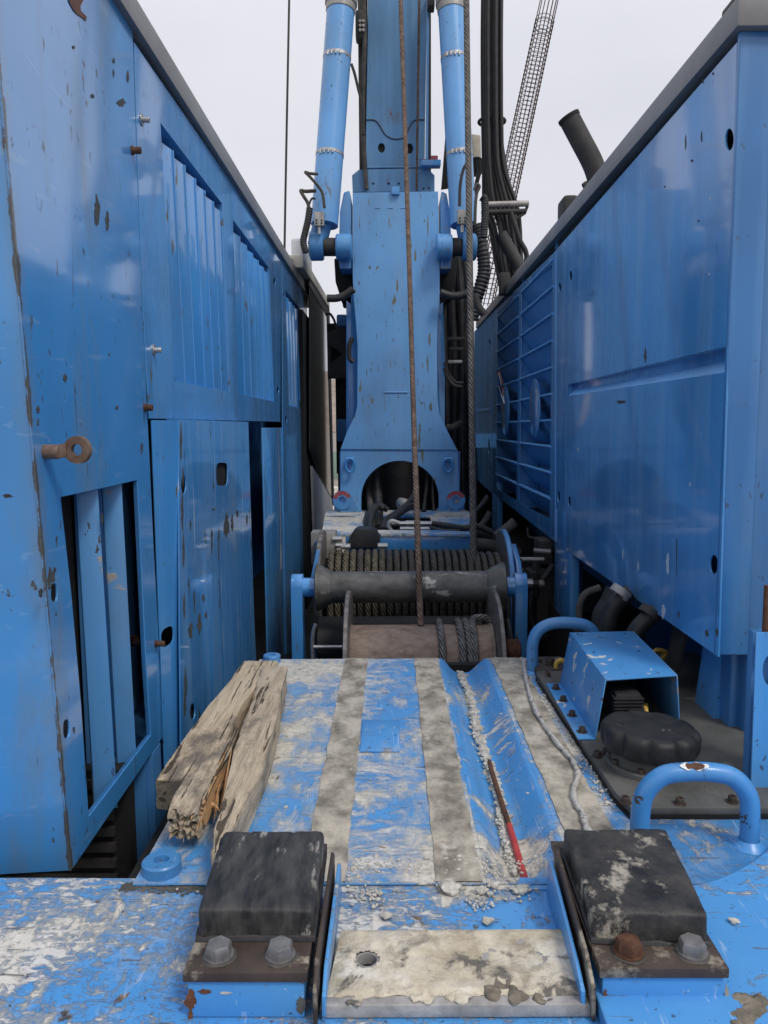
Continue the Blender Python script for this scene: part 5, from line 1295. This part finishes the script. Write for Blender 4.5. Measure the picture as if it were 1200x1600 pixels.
bm = NB(); a = px2(612, 304, YC-.02); b = px2(624, 294, YC-.02); box(bm, (a.x, YC-.03, a.z), (b.x, YC+.03, b.z+.01), .003); co.part("top_hook", bm, m_blue)
# dark slew tube and leads visible through the arch
st_ = Thing("inner_tube", "dark green-grey cylinder seen through the arch of the column foot", "tube", (.02, 7.1, .2))
bm = NB(); a, b = px2(597, 720, 7.1), px2(652, 720, 7.1); cyl(bm, ((a.x+b.x)/2, 7.15, .1), ((a.x+b.x)/2, 7.15, .98), (b.x-a.x)/2, 32); st_.part("cylinder", bm, m_frame)
bm = NB(); box(bm, (-.42, 7.6, -.2), (.55, 7.64, .90)); st_.part("rear_plate", bm, m_void)

# ============================================================ MAST
YM = 7.0
ma = Thing("mast", "tall blue mast box with rust stains rising behind the waisted column", "mast", (.2, YM, 2.6))
ml, mr = px2(571, 250, YM), px2(664, 250, YM)
hol = [ov((596, 231), 5.5, 7.5), ov((640, 232), 5.5, 8)]
ma.part("front_panel", flatY(YM, [(571, 300), (572, 200), (574.5, 60), (575.5, -160), (668, -160), (666.5, 60), (664, 200), (663, 300)], hol, .012), m_blue_mast)
bm = NB(); a, b = px2(577, 300, YM), px2(661, -160, YM); box(bm, (a.x, YM+.04, a.z), (b.x, YM+.5, b.z)); ma.part("box_body", bm, m_void)
for px, nm, w in ((567, "side_channel", 5), (670, "side_channel", 3)):
    a, b = px2(px-w, 290, YM+.1), px2(px+w, -160, YM+.1); bm = NB(); box(bm, (a.x, YM+.06, a.z), (b.x, YM+.3, b.z), .004); ma.part(nm, bm, m_frame)
bm = NB(); a = px2(664.5, 250, YM); prism(bm, [px2(664.5, 290, YM-.0), px2(668.5, 290, YM), px2(672, -160, YM), px2(668.5, -160, YM)], (0, .3, 0)); ma.part("side_strip", bm, m_blue)
ma.part("foot_flange", flatY(YM-.03, [(551, 300), (550, 274), (556, 269), (561, 265), (668, 263), (679, 274), (679, 299)], [ov((583, 287), 1.8, 1.8, 10), ov((607, 287), 2, 2, 10), ov((623, 287), 1.8, 1.8, 10), ov((662, 295), 1.8, 1.8, 10), ov((670, 294), 1.8, 1.8, 10)], .03), m_blue_mast)
bm = NB(); a, b = px2(574, 262, YM-.01), px2(666, 261, YM-.01); tube(bm, [a, b], .008, 8, smooth=False); ma.part("weld_bead", bm, m_blue_mast)
bm = NB(); tube(bm, [px2(a, b, YM-.004) for a, b in ((572, 187), (586, 188), (594, 197), (602, 210), (615, 217), (632, 214), (640, 198), (648, 188), (664, 187))], .0045, 8); ma.part("wavy_weld", bm, m_frame)
for c in ((596, 231), (640, 232)):
    bm = NB(); prism(bm, [px2(x, y, YM+.02) for x, y in ov(c, 8, 10)], (0, .004, 0)); ma.part("hole_backing", bm, m_void)
bm = NB(); a, b = px2(657, 263, YM-.04), px2(688, 254, YM-.04); box(bm, (a.x, YM-.12, a.z), (b.x, YM-.02, b.z), .004); sh_ = ma.part("small_shelf", bm, m_blue)
bm = NB(); a, b = px2(673, 252, YM-.08), px2(684, 244, YM-.08); box(bm, (a.x, YM-.1, a.z), (b.x, YM-.05, b.z), .003); ma.part("red_reflector", bm, m_redpaint, parent=sh_)
bm = NB(); a, b = px2(656, 251, YM-.08), px2(675, 248, YM-.08); cyl(bm, (a.x, YM-.07, (a.z+b.z)/2), (b.x, YM-.07, (a.z+b.z)/2), .008, 8); ma.part("reflector_rod", bm, m_rbolt, parent=sh_)
bm = NB(); a, b = px2(668, 14, YM-.05), px2(679, -10, YM-.05); box(bm, (a.x, YM-.1, a.z), (b.x, YM+.02, b.z), .01); ma.part("small_clamp", bm, m_frame)
# hose clipped to mast side
bm = NB(); tube(bm, [px2(a, b, YM-.06) for a, b in ((568, -20), (570, 60), (568, 120), (567, 200), (570, 255), (573, 296))], .019, 10)
single("mast_hose", bm, m_hose_d, "dusty black hose strapped along the left edge of the blue mast", "hose")
bm = NB(); tube(bm, [px2(a, b, YM-.08) for a, b in ((549, 100), (554, 115), (560, 140), (566, 165), (568, 210))], .012, 10)
single("mast_hose", bm, m_hose, "thin black hose curving from the left cylinder to the mast edge", "hose")
bm = NB(); a, b = px2(556, 66, YM), px2(572, 22, YM); box(bm, (a.x, YM-.08, a.z), (b.x, YM+.05, b.z), .02)
vb = single("mast_valve_block", bm, m_frame, "dark valve block with round plugs between left cylinder and mast", "valve block")
for i in range(6):
    c = px2(563+5*(i % 2), 34+7*(i//2), YM-.085); bm = NB(); cyl(bm, c, c-Vector((0, .02, 0)), .012, 10); o = mk("plug", bm, m_alu, vb, vb.location)

# ============================================================ CYLINDERS
def ram(label, top, bot, r0, Yq, pinx, clampy, box_px, sgn):
    A, B = px2(*bot, Yq), px2(*top, Yq+.25); T = Thing("hydraulic_ram", label, "ram", A, "blue lift cylinders beside the mast")
    d = (B-A).normalized(); rr = r0
    bm = NB(); cyl(bm, A, B, rr, 36, r2=rr*1.02); bar = T.part("barrel", bm, m_blue_cyl)
    # head collar near the top
    tt = (px2(top[0], 18, Yq+.2)-A).length
    bm = NB(); lathe(bm, A+d*tt, d, [(-.01, rr*1.0), (-.006, rr*1.07), (.05, rr*1.10), (.052, rr*1.18), (.30, rr*1.18)], 36); T.part("head_collar", bm, m_rbolt if False else m_alu)
    for cy in clampy:
        t = (A.z-px2(600, cy, Yq).z)/-(d.z); c = A+d*t
        bm = NB(); lathe_ring(bm, c-d*.012, d, rr*1.035, rr*.98, .024, 36); cl = T.part("band_clamp", bm, m_zinc)
        for k in range(4):
            a = R(-150+sgn*10+k*22); _, uu, ww = basis(d); q_ = c+Vector((math.cos(R(235+k*17)), math.sin(R(235+k*17)), 0))*rr*1.07
            bm = NB(); cyl(bm, q_-d*.016, q_+d*.016, .008, 8); T.part("clamp_bolt", bm, m_zinc, parent=cl)
    # eye and pin
    pc = px2(pinx[0], 386, Yq); pd = px2(pinx[1], 386, Yq)
    bm = NB(); cyl(bm, pc, pd, .07, 28); T.part("pin", bm, m_frame)
    e = px2((bot[0]+pinx[0])/2, 384, Yq); bm = NB(); cyl(bm, e-Vector((.055, 0, 0)), e+Vector((.055, 0, 0)), .115, 36, bev=.012); ey = T.part("rod_eye", bm, m_blue_part)
    bm = NB(); cyl(bm, e, A+d*.1, .075, 28); T.part("eye_neck", bm, m_blue_deep)
    c = px2(*box_px, Yq-.14); bm = NB(); box(bm, c-Vector((.037, .03, .052)), c+Vector((.037, .03, .052)), .004); vb_ = T.part("valve_block", bm, m_alu)
    for dx in (-.02, .02):
        for dz in (-.035, -.012):
            q_ = c+Vector((dx, -.031, dz)); bm = NB(); cyl(bm, q_, q_-Vector((0, .003, 0)), .0075, 10); T.part("screw", bm, m_black, parent=vb_)
    bm = NB(); cyl(bm, c-Vector((0, 0, .05)), c-Vector((0, 0, .11)), .013, 10); T.part("fitting", bm, m_zinc, parent=vb_)
    return T
ram("blue ram cylinder left of the mast with brown scuffs and two band clamps", (538, -60), (507, 352), .108, 6.45, (483, 548), (75, 237), (499, 343), -1)
ram("blue ram cylinder right of the mast, partly behind the steel rope", (701, -60), (724, 352), .103, 6.45, (742, 688), (79, 239), (722, 340), 1)
# cheek plates between ram pins and column
for sgn, pts, lb in ((-1, ((531, 420), (529, 400), (531, 330), (537, 300), (546, 297), (549, 310), (549, 420)), "rounded blue cheek plate holding the left ram pin"), (1, ((704, 420), (706, 400), (703, 330), (698, 302), (690, 298), (688, 310), (688, 420)), "rounded blue cheek plate holding the right ram pin")):
    T = Thing("cheek_plate", lb, "bracket", px2(pts[0][0], 420, 6.55))
    bm = NB(); prism(bm, [px2(a, b, 6.5) for a, b in pts], (0, .25, 0), .012); T.part("plate", bm, m_blue_part)
    bm = NB(); x = px2(540 if sgn < 0 else 696, 386, 6.4); cyl(bm, x-Vector((.075, 0, 0)), x+Vector((.05, 0, 0)), .10, 36, bev=.012); T.part("pin_boss", bm, m_blue_part)
    bm = NB(); box(bm, (px2(532 if sgn < 0 else 690, 470, 6.8).x, 6.8, px2(540, 470, 6.8).z), (px2(549 if sgn < 0 else 706, 400, 6.8).x, 7.1, px2(540, 400, 6.8).z), .02); T.part("dark_bracket", bm, m_void)
    bm = NB(); prism(bm, [px2(a if sgn < 0 else 1236-a, b, 6.75) for a, b in ((522, 404), (524, 440), (531, 462), (550, 480), (552, 400))], (0, .1, 0), .01); T.part("under_bracket", bm, m_void)

# ============================================================ ROPES
def rope(name, label, pts, r, mat, cat="rope", seg=12):
    bm = NB(); tube(bm, pts, r, seg, 10); return single(name, bm, mat, label, cat, ang=60)
rope("rusty_wire_rope", "rusty wire rope running from the near drum up in front of the column and mast", [px2(657, 979, 3.86), px2(655.5, 930, 3.98), px2(654, 885, 4.05), px2(652, 820, 4.25), px2(646, 640, 5.0), px2(639, 400, 5.6), px2(632, 180, 6.1), px2(624, -60, 6.6)], .0165, m_rope_r)
rope("steel_wire_rope", "thick grey steel rope rising from the far drum past the right ram", [px2(740, 893, 4.62), px2(738, 700, 4.9), px2(735, 480, 5.2), px2(732, 260, 5.5), px2(728, -60, 5.9)], .021, m_rope2)
rope("mast_wire", "thin rusty wire hanging just in front of the mast face, right of the rusty rope", [px2(651, 298, YM-.1), px2(653, 150, YM-.1), px2(656, -60, YM-.1)], .010, m_rope_r, "wire", 8)
rope("hanging_wire", "single thin dark wire against the sky left of the left ram", [px2(444.5, 392, 6.9), px2(447, 250, 7.0), px2(453, -60, 7.2)], .0095, m_hose, "wire", 8)

# ============================================================ HOSES
def hose(label, pts, Y, r, mat=None, group=None, name="hydraulic_hose", rib=0, seg=10):
    P_ = [px2(p[0], p[1], p[2] if len(p) > 2 else Y) for p in pts]
    bm = NB(); tube(bm, P_, r, seg, 8 if not rib else 14, rf=(lambda t: 1+.10*math.sin(t*rib)) if rib else None)
    return single(name, bm, mat or m_hose, label, "hose", group, ang=60)
G = "black hoses hanging in the thick bundle right of the mast"
rnd = random.Random(3)
LB = "one black hose of the thick vertical bundle right of the mast"
for i in range(8):
    x0 = 754+i*4.1; hose(LB, [(x0+1, -40), (x0, 60), (x0+.2, 130), (x0+1+rnd.uniform(-.5, .5), 190), (x0*1.0+2+i*.35, 260), (757+i*7.2, 322), (765+i*6.5+rnd.uniform(-3, 3), 352), (777+i*5.2+rnd.uniform(-4, 4), 385+i*2), (782+i*5, 440-i*3)], 7.3-.06*(i % 3), .0185, m_hose, G)
for i in range(7):
    x0 = 756+i*4.1; hose(LB, [(x0, -40, 7.5), (x0, 190, 7.5), (760+i*7, 322, 7.5), (768+i*6.5+rnd.uniform(-3, 3), 360, 7.4), (775+i*5, 410, 7.3), (783+i*4, 450, 7.2)], 7.5, .0185, m_hose, G)
bm = NB(); ringb(bm, px2(768.5, 190, 7.36), (0, 0, 1), .115, .014, 28, 8); single("hose_strap", bm, m_black, "black strap round the hose bundle right of the mast", "strap")
hc_ = Thing("hose_clamp_bar", "dusty grey double bar clamping the hose bundle right of the right ram", "clamp", px2(790, 335, 7.1))
for (y, x1, r, m) in ((320, 826, .026, m_alu), (332, 822, .023, m_frame)):
    bm = NB(); cyl(bm, px2(752, y, 7.1), px2(x1, y-2, 7.1), r, 14, bev=.003); hc_.part("bar", bm, m)
bm = NB(); tube(bm, [px2(a, b, 7.1) for a, b in ((824, 322), (820, 333), (805, 343))], .013, 8, smooth=False); hc_.part("end_hook", bm, m_frame)
hose("lone black hose looping right of the bundle above the cabinet roof", [(797, 330), (804, 350), (812, 375), (821, 392), (822, 408), (812, 425)], 7.0, .022)
bm = NB(); a, b = px2(782, 366, 6.6), px2(812, 418, 6.6); cyl(bm, a, b, .052, 20); single("slanted_tube", bm, m_frame, "short slanted black tube in front of the hose bundle", "tube")
bm = NB(); a, b = px2(779, 444, 7), px2(794, 440, 7); box(bm, (a.x, 6.9, a.z-.1), (b.x, 7.0, b.z+.06), .01); single("roof_edge_block", bm, m_frame, "small dark block on the roof edge under the hose bundle", "block")
hose("ribbed black hose beside the right ram pin", [(752, 308), (757, 312), (758, 330), (757, 352), (756, 372)], 6.2, .028, m_black, rib=130)
hose("thick ribbed dark hose dropping behind the steel rope", [(742, 352), (749, 372), (755, 400), (756, 425), (750, 450), (742, 475), (738, 500)], 6.4, .05, m_black, rib=160)
hose("thin hose looping over the right ram to its valve block", [(718, 322), (719, 290), (724, 265), (732, 252)], 6.25, .012)
hose("thin hose rising in a hook right of the steel rope", [(742, 352), (743, 320), (745, 302), (749, 292), (745, 288), (741, 297)], 6.2, .012, m_hose_d)
hose("grey plastic sleeve slanting at the right end of the column waist", [(741, 460), (748, 480), (757, 492)], 6.0, .03, m_frame)
# left side hoses
hose("hose making the upper pointed loop left of the left ram", [(497, 272), (484, 271), (477, 269), (484, 276), (497, 291), (504, 303), (507, 325)], 6.25, .011, m_hose_d)
hose("hose making the lower pointed loop left of the left ram", [(494, 298), (478, 299), (470, 298), (474, 306), (481, 318), (484, 335), (480, 350)], 6.3, .0135, m_hose_d)
hose("ribbed black hose hanging at the left ram eye", [(484, 325), (481, 345), (477, 362), (474, 378), (478, 395)], 6.3, .026, m_black, rib=120)
hose("tiny hose hook between the two loops at the left ram", [(493, 311), (488, 310), (485, 314), (483, 320)], 6.3, .008)
hose("black hose crossing behind the column waist on the left", [(511, 466), (525, 466), (538, 462), (552, 452)], 6.4, .03)
hose("black hose crossing behind the column waist on the right", [(688, 457), (705, 462), (722, 461), (736, 455)], 6.4, .03)
hose("looped black hose at the left side of the column waist", [(551, 528), (546, 540), (546, 558), (552, 566)], 6.45, .02)
# tangle between column and right cabinet
rnd = random.Random(5)
G2 = "dark vertical hoses between column and right cabinet"
for i in range(13):
    x = 690+i*3.6+rnd.uniform(-1, 1); Yv = 6.9+rnd.uniform(0, .7)
    hose("one of the dark vertical hoses in the gap between column and right cabinet", [(x-4+rnd.uniform(-4, 4), 395), (x+rnd.uniform(-3, 3), 470), (x+rnd.uniform(-5, 5), 560), (x+4+rnd.uniform(-4, 4), 660), (x+5+rnd.uniform(-4, 4), 740), (x+9+rnd.uniform(-6, 6), 820)], Yv, rnd.choice((.02, .026, .032)), rnd.choice((m_hose, m_hose, m_black, m_hose_d, m_frame)), G2)
hose("light looped hose hanging in the right gap at louvre height", [(694, 575), (700, 590), (710, 602), (722, 604)], 6.7, .013, m_hose_d)
hose("second light looped hose hanging in the right gap", [(694, 566), (702, 585), (712, 597), (724, 598)], 6.7, .010, m_hose_d)
hose("ribbed grey hose bending below the hanging loops in the right gap", [(697, 668), (706, 668), (715, 664), (722, 660)], 6.7, .03, m_hose_d, rib=60)
for (y, x0, x1) in ((566, 700, 722), (546, 702, 724), (530, 700, 726)):
    bm = NB(); a, b = px2(x0, y+2, 6.75), px2(x1, y-3, 6.75); box(bm, (a.x, 6.72, a.z), (b.x, 6.76, b.z), .004); single("hose_clip", bm, m_alu if y == 566 else m_frame, {566: "lowest and lightest clip across the dark vertical hoses", 546: "middle dark clip across the vertical hoses", 530: "uppermost dark clip across the vertical hoses"}[y], "clip")
bm = NB(); a, b = px2(690, 800, 8.2), px2(748, 400, 8.2); box(bm, (a.x, 8.2, a.z-.3), (b.x-.1, 8.24, px2(700, 560, 8.2).z)); single("rear_screen_plate", bm, m_void, "dark plate closing the gap behind the vertical hoses", "plate")
bm = NB(); a, b = px2(725, 800, 7.6), px2(741, 530, 7.6); box(bm, (a.x, 7.6, a.z), (b.x, 7.7, b.z), .01); single("narrow_blue_post", bm, m_blue_matt, "narrow blue post just left of the steel rope and the right cabinet", "post")
# hoses around the platform slot
HS = [("thick dark hose dropping through the left of the arch", [(588, 730, 6.9), (590, 760, 6.8), (592, 795, 6.3), (590, 826, 5.7)], .035, m_hose),
      ("second dark hose at the left side of the arch", [(576, 745, 6.9), (577, 775, 6.8), (580, 800, 6.2), (580, 826, 5.6)], .028, m_hose_d),
      ("pale grey hose standing in the left of the arch", [(582, 735, 7.0), (583, 770, 6.9), (584, 800, 6.4), (586, 815, 6.0)], .018, m_hose_d),
      ("hose looping over the left end of the platform slot", [(572, 825, 5.6), (573, 808, 5.9), (583, 793, 6.0), (595, 790, 6.0), (606, 797, 6.0)], .022, m_hose),
      ("inner hose loop at the left end of the platform slot", [(578, 828, 5.5), (580, 806, 5.7), (590, 792, 5.9), (600, 795, 5.9)], .024, m_hose),
      ("hose rising from the slot towards the right of the arch", [(597, 828, 5.5), (604, 812, 5.8), (622, 800, 6.0), (642, 782, 6.2), (652, 760, 6.6)], .024, m_hose),
      ("second hose rising from the slot beneath the rusty rope", [(602, 829, 5.5), (612, 812, 5.7), (634, 795, 6.0), (650, 788, 6.2)], .026, m_hose),
      ("hose running right from the zinc couplings towards the cabinet", [(676, 818, 5.45), (700, 822, 5.4), (725, 825, 5.3), (745, 822, 5.3), (770, 832, 5.3)], .022, m_hose),
      ("lower hose running right from the couplings", [(672, 824, 5.4), (690, 829, 5.35), (720, 830, 5.3)], .014, m_hose),
      ("black hose hanging in the right of the arch", [(668, 735, 7.0), (666, 765, 6.9), (662, 800, 6.5)], .02, m_hose),
      ("thin black hose at the right rim of the arch", [(676, 745, 7.0), (676, 770, 6.9), (678, 800, 6.6)], .016, m_hose)]
for lb, pts, r, m in HS: hose(lb, pts, 6, r, m)
bm = NB(); blob(bm, px2(630, 786, 6.3), .055, 3, .8); single("muddy_fitting", bm, m_alu, "muddy lump-like fitting inside the column arch", "fitting", ang=50)

# ============================================================ LEFT GAP (between cab and column)
gp = Thing("rear_bracket", "dark steel bracket with a triangular opening between cab and column", "bracket", px2(525, 590, 7.6))
gp.part("plate", flatY(7.6, [(511, 520), (528, 512), (533, 500), (541, 500), (543, 590), (512, 592)], [[(px, py) for px, py in ((517, 540), (534, 553), (517, 568))]], .05), m_frame)
bm = NB(); a, b = px2(513, 590, 7.72), px2(541, 505, 7.72); box(bm, (a.x, 7.72, a.z), (b.x, 7.74, b.z)); gp.part("backing", bm, m_void)  # black sheet, darkness behind the triangular opening put into its colour
bm = NB(); a, b = px2(526, 740, 7.7), px2(543, 590, 7.7); box(bm, (a.x, 7.7, a.z), (b.x, 7.8, b.z)); gp.part("dark_post", bm, m_void)
bm = NB(); a, b = px2(527, 690, 7.65), px2(542, 655, 7.65); box(bm, (a.x, 7.62, a.z), (b.x, 7.66, b.z), .004); gp.part("blue_box", bm, m_blue_deep)
bm = NB(); a, b = px2(529, 800, 7.7), px2(543, 688, 7.7); box(bm, (a.x, 7.68, a.z), (b.x, 7.9, b.z)); gp.part("lower_post", bm, m_void)
bm = NB(); a, b = px2(527, 512, 7.5), px2(543, 500, 7.5); box(bm, (a.x, 7.4, a.z), (b.x, 7.5, b.z+.04), .02); gp.part("blue_cap", bm, m_blue_deep)
bm = NB(); a, b = px2(530, 480, 7.3), px2(552, 400, 7.3); box(bm, (a.x+.03, 7.3, a.z), (b.x, 7.4, b.z), .02); gp.part("dark_upright", bm, m_void)
hose("thin black hose arching from the cab side to the rear bracket", [(508, 492), (515, 490), (522, 500), (526, 515)], 7.5, .012)
rm = Thing("rear_reflection_blocker", "added dark plates behind the column that darken the cab glass reflections", "frame", (.2, 10.8, -1))  # added out of sight behind the column to darken reflections in the cab glass
bm = NB(); box(bm, (-.55, 10.8, -1.0), (1.02, 10.9, 3.2)); rm.part("blocker_plate", bm, m_void)
bm = NB(); box(bm, (-.3, 10.6, -1.0), (1.7, 10.78, .9)); rm.part("blocker_beam", bm, m_blue_deep)
# far objects: fence band and machines in the yard
bm = NB(); box(bm, (-3.2, 40, -1.7), (-1.5, 40.3, -.2), .02); single("far_green_container", bm, speck_mat("pale_green_container_paint", (.22, .32, .26), (.3, .38, .33), .7), "small pale green box in the distance between cab and column", "container")
bm = NB()
for i in range(60): blob(bm, (random.uniform(-4.2, -1.2), random.uniform(24, 34), -1.6), random.uniform(.12, .4), i, .6, 1)
single("rubble_heaps", bm, m_crumb, "light rubble in the yard seen between cab and column", "rubble", kind='stuff')
# cream part behind the right ram
bm = NB(); prism(bm, [px2(a, b, 8) for a, b in ((737, 209), (751, 211), (752, 250), (741, 250))], (0, .5, 0), .01); single("cream_machine_part", bm, m_cream, "cream weathered machine part behind the right ram and hose bundle", "machine part")
bm = NB(); c = px2(745, 258, 7.6); cyl(bm, c, c+Vector((0, .1, 0)), .075, 28); single("black_pulley", bm, m_black, "small black pulley just below the cream machine part", "pulley")
hose("black hose falling from the small pulley", [(748, 250), (749, 268), (745, 285), (741, 310)], 7.5, .02)
bm = NB(); prism(bm, [px2(a, b, 7.8) for a, b in ((697, 205), (704, 205), (702, 290), (690, 292))], (0, .1, 0)); single("dark_strut", bm, m_frame, "dark strut between mast and right ram", "strut")

# ============================================================ REBAR CAGE (hanging, leaning)
YK = 15.0
ca = Thing("rebar_cage", "leaning cylindrical rebar cage hanging in the sky right of the hose bundle", "rebar cage", px2(765, 450, YK))
At, Ab = px2(871, -60, YK+2.5), px2(757, 470, YK); d = (At-Ab).normalized()
RK = .18; _, uu, ww = basis(d); LK = (At-Ab).length
for k in range(14):
    a = 2*math.pi*k/14; o_ = (uu*math.cos(a)+ww*math.sin(a))*RK
    bm = NB(); tube(bm, [Ab+o_, At+o_], .011, 6, smooth=False); ca.part("long_bar", bm, m_rebar)
rg = NB(); ringb(rg, (0, 0, 0), d, RK+.010, .006, 28, 5); ring_me = None
tz = []; t = .05
while t < LK*.79: tz.append(t); t += .105
tz += [LK*.79+.02, LK*.79+.05, LK*.795+.1]
bmr = bpy.data.meshes.new("ring"); rg.to_mesh(bmr); rg.free(); bmr.materials.append(m_rebar)
for t in tz:
    o = bpy.data.objects.new("spiral_ring", bmr); COL.objects.link(o); o.parent = ca.e; o.location = Ab+d*t-ca.org

# ============================================================ right bay: pumps, hoses in the dark
vbk = Thing("valve_block", "dark hydraulic valve block with worn fittings between drum flange and cabinet post", "valve block", (1.0, 4.9, 0))
Yv = 5.0
for (lo_, hi_) in (((838, 1000), (866, 880)), ((828, 935), (845, 895)), ((842, 890), (864, 845))):
    a, b = px2(*lo_, Yv), px2(*hi_, Yv); bm = NB(); box(bm, (a.x, Yv+.0, a.z), (b.x, Yv+.2, b.z), .008); vbk.part("body", bm, m_frame)
for (a, b, r, m) in (((808, 874), (850, 874), .014, m_alu), ((834, 860), (860, 862), .014, m_alu), ((822, 911), (832, 911), .028, m_zinc), ((832, 912), (842, 912), .022, m_frame), ((842, 912), (850, 912), .024, m_yellow if False else m_alu), ((811, 872), (811, 888), .02, m_frame), ((836, 890), (836, 878), .02, m_frame), ((812, 888), (812, 897), .026, m_alu)):
    bm = NB(); cyl(bm, px2(*a, Yv-.06), px2(*b, Yv-.06), r, 8); vbk.part("fitting", bm, m)
RB = [("dark hose above the right drum flange", [(745, 832), (765, 838), (790, 858), (810, 868)], 5.4, .05, m_hose),
      ("ribbed dark hose slanting up to the cabinet underside", [(776, 838), (790, 828), (805, 815)], 5.2, .035, m_hose_d),
      ("dark hose hanging behind the valve block", [(848, 905), (856, 895), (864, 882)], 4.9, .02, m_hose),
      ("dark hose curving below the valve block fittings", [(832, 925), (828, 950), (832, 975), (845, 990)], 4.9, .02, m_hose),
      ("thin loop of hose above the valve block", [(824, 825), (826, 838), (838, 842), (852, 848)], 5.2, .008, m_hose_d),
      ("dark hose between rope and cabinet near the platform level", [(742, 800), (752, 790), (763, 775)], 5.8, .02, m_hose),
      ("second dark hose between rope and cabinet near the platform level", [(745, 830), (757, 815), (766, 800)], 5.8, .024, m_hose_d),
      ("dark pipe lying at platform level right of the drum", [(744, 852), (770, 856), (800, 870)], 5.0, .05, m_frame)]
for lb, pts, Yh_, r, m in RB: hose(lb, pts, Yh_, r, m)
# hoses under the grooved door
UD = [("pair hose curving beneath the grooved door", [(905, 975), (906, 945), (916, 927), (938, 918)], 3.5, .016, m_hose_d),
      ("thick black hose beneath the door behind the cover box", [(936, 990), (938, 960), (950, 940), (958, 920)], 3.4, .034, m_hose),
      ("thick black hose with worn end beneath the grooved door", [(948, 985), (955, 955), (966, 938), (985, 925)], 3.2, .036, m_hose),
      ("thick hose with reddish collar rising to the door underside", [(985, 1003), (996, 983), (1010, 968), (1026, 955)], 3.0, .033, m_hose),
      ("long black hose hanging in a curve beside the outer post", [(1112, 1030), (1120, 1055), (1131, 1090), (1128, 1130), (1115, 1170), (1105, 1190)], 2.75, .017, m_hose),
      ("yellowish cable loop under the door beside the cover box", [(1020, 1020), (1028, 1016), (1040, 1020), (1034, 1030)], 3.1, .010, m_yellow),
      ("yellow cable loop at the foot of the cover box", [(874, 1060), (870, 1050), (869, 1038), (875, 1032), (882, 1034)], 3.1, .010, m_yellow)]
for lb, pts, Yh_, r, m in UD: hose(lb, pts, Yh_, r, m)
bm = NB(); a, b = px2(1100, 1105, 2.7), px2(1140, 1080, 2.7); cyl(bm, a, b, .014, 12); single("rusty_rod", bm, m_rbolt, "short rusty rod sticking out beside the outer blue post", "rod")
bm = NB(); blob(bm, px2(1090, 1105, 2.95), .07, 8, 1.2); single("black_damper", bm, m_black, "black rounded rubber damper behind the filler cap", "damper", ang=60)
for (px, py, Yq) in ((966, 930, 3.15), (1012, 962, 2.98)):
    d_ = Vector((.5, .1, .6)).normalized(); c = px2(px, py, Yq); bm = NB(); lathe_ring(bm, c, d_, .043, .034, .03, 24); single("hose_collar", bm, m_alu if px < 1000 else m_frame, "metal collar on the thick hose " + ("nearer the cabinet leg" if px < 1000 else "nearer the cover box"), "collar")
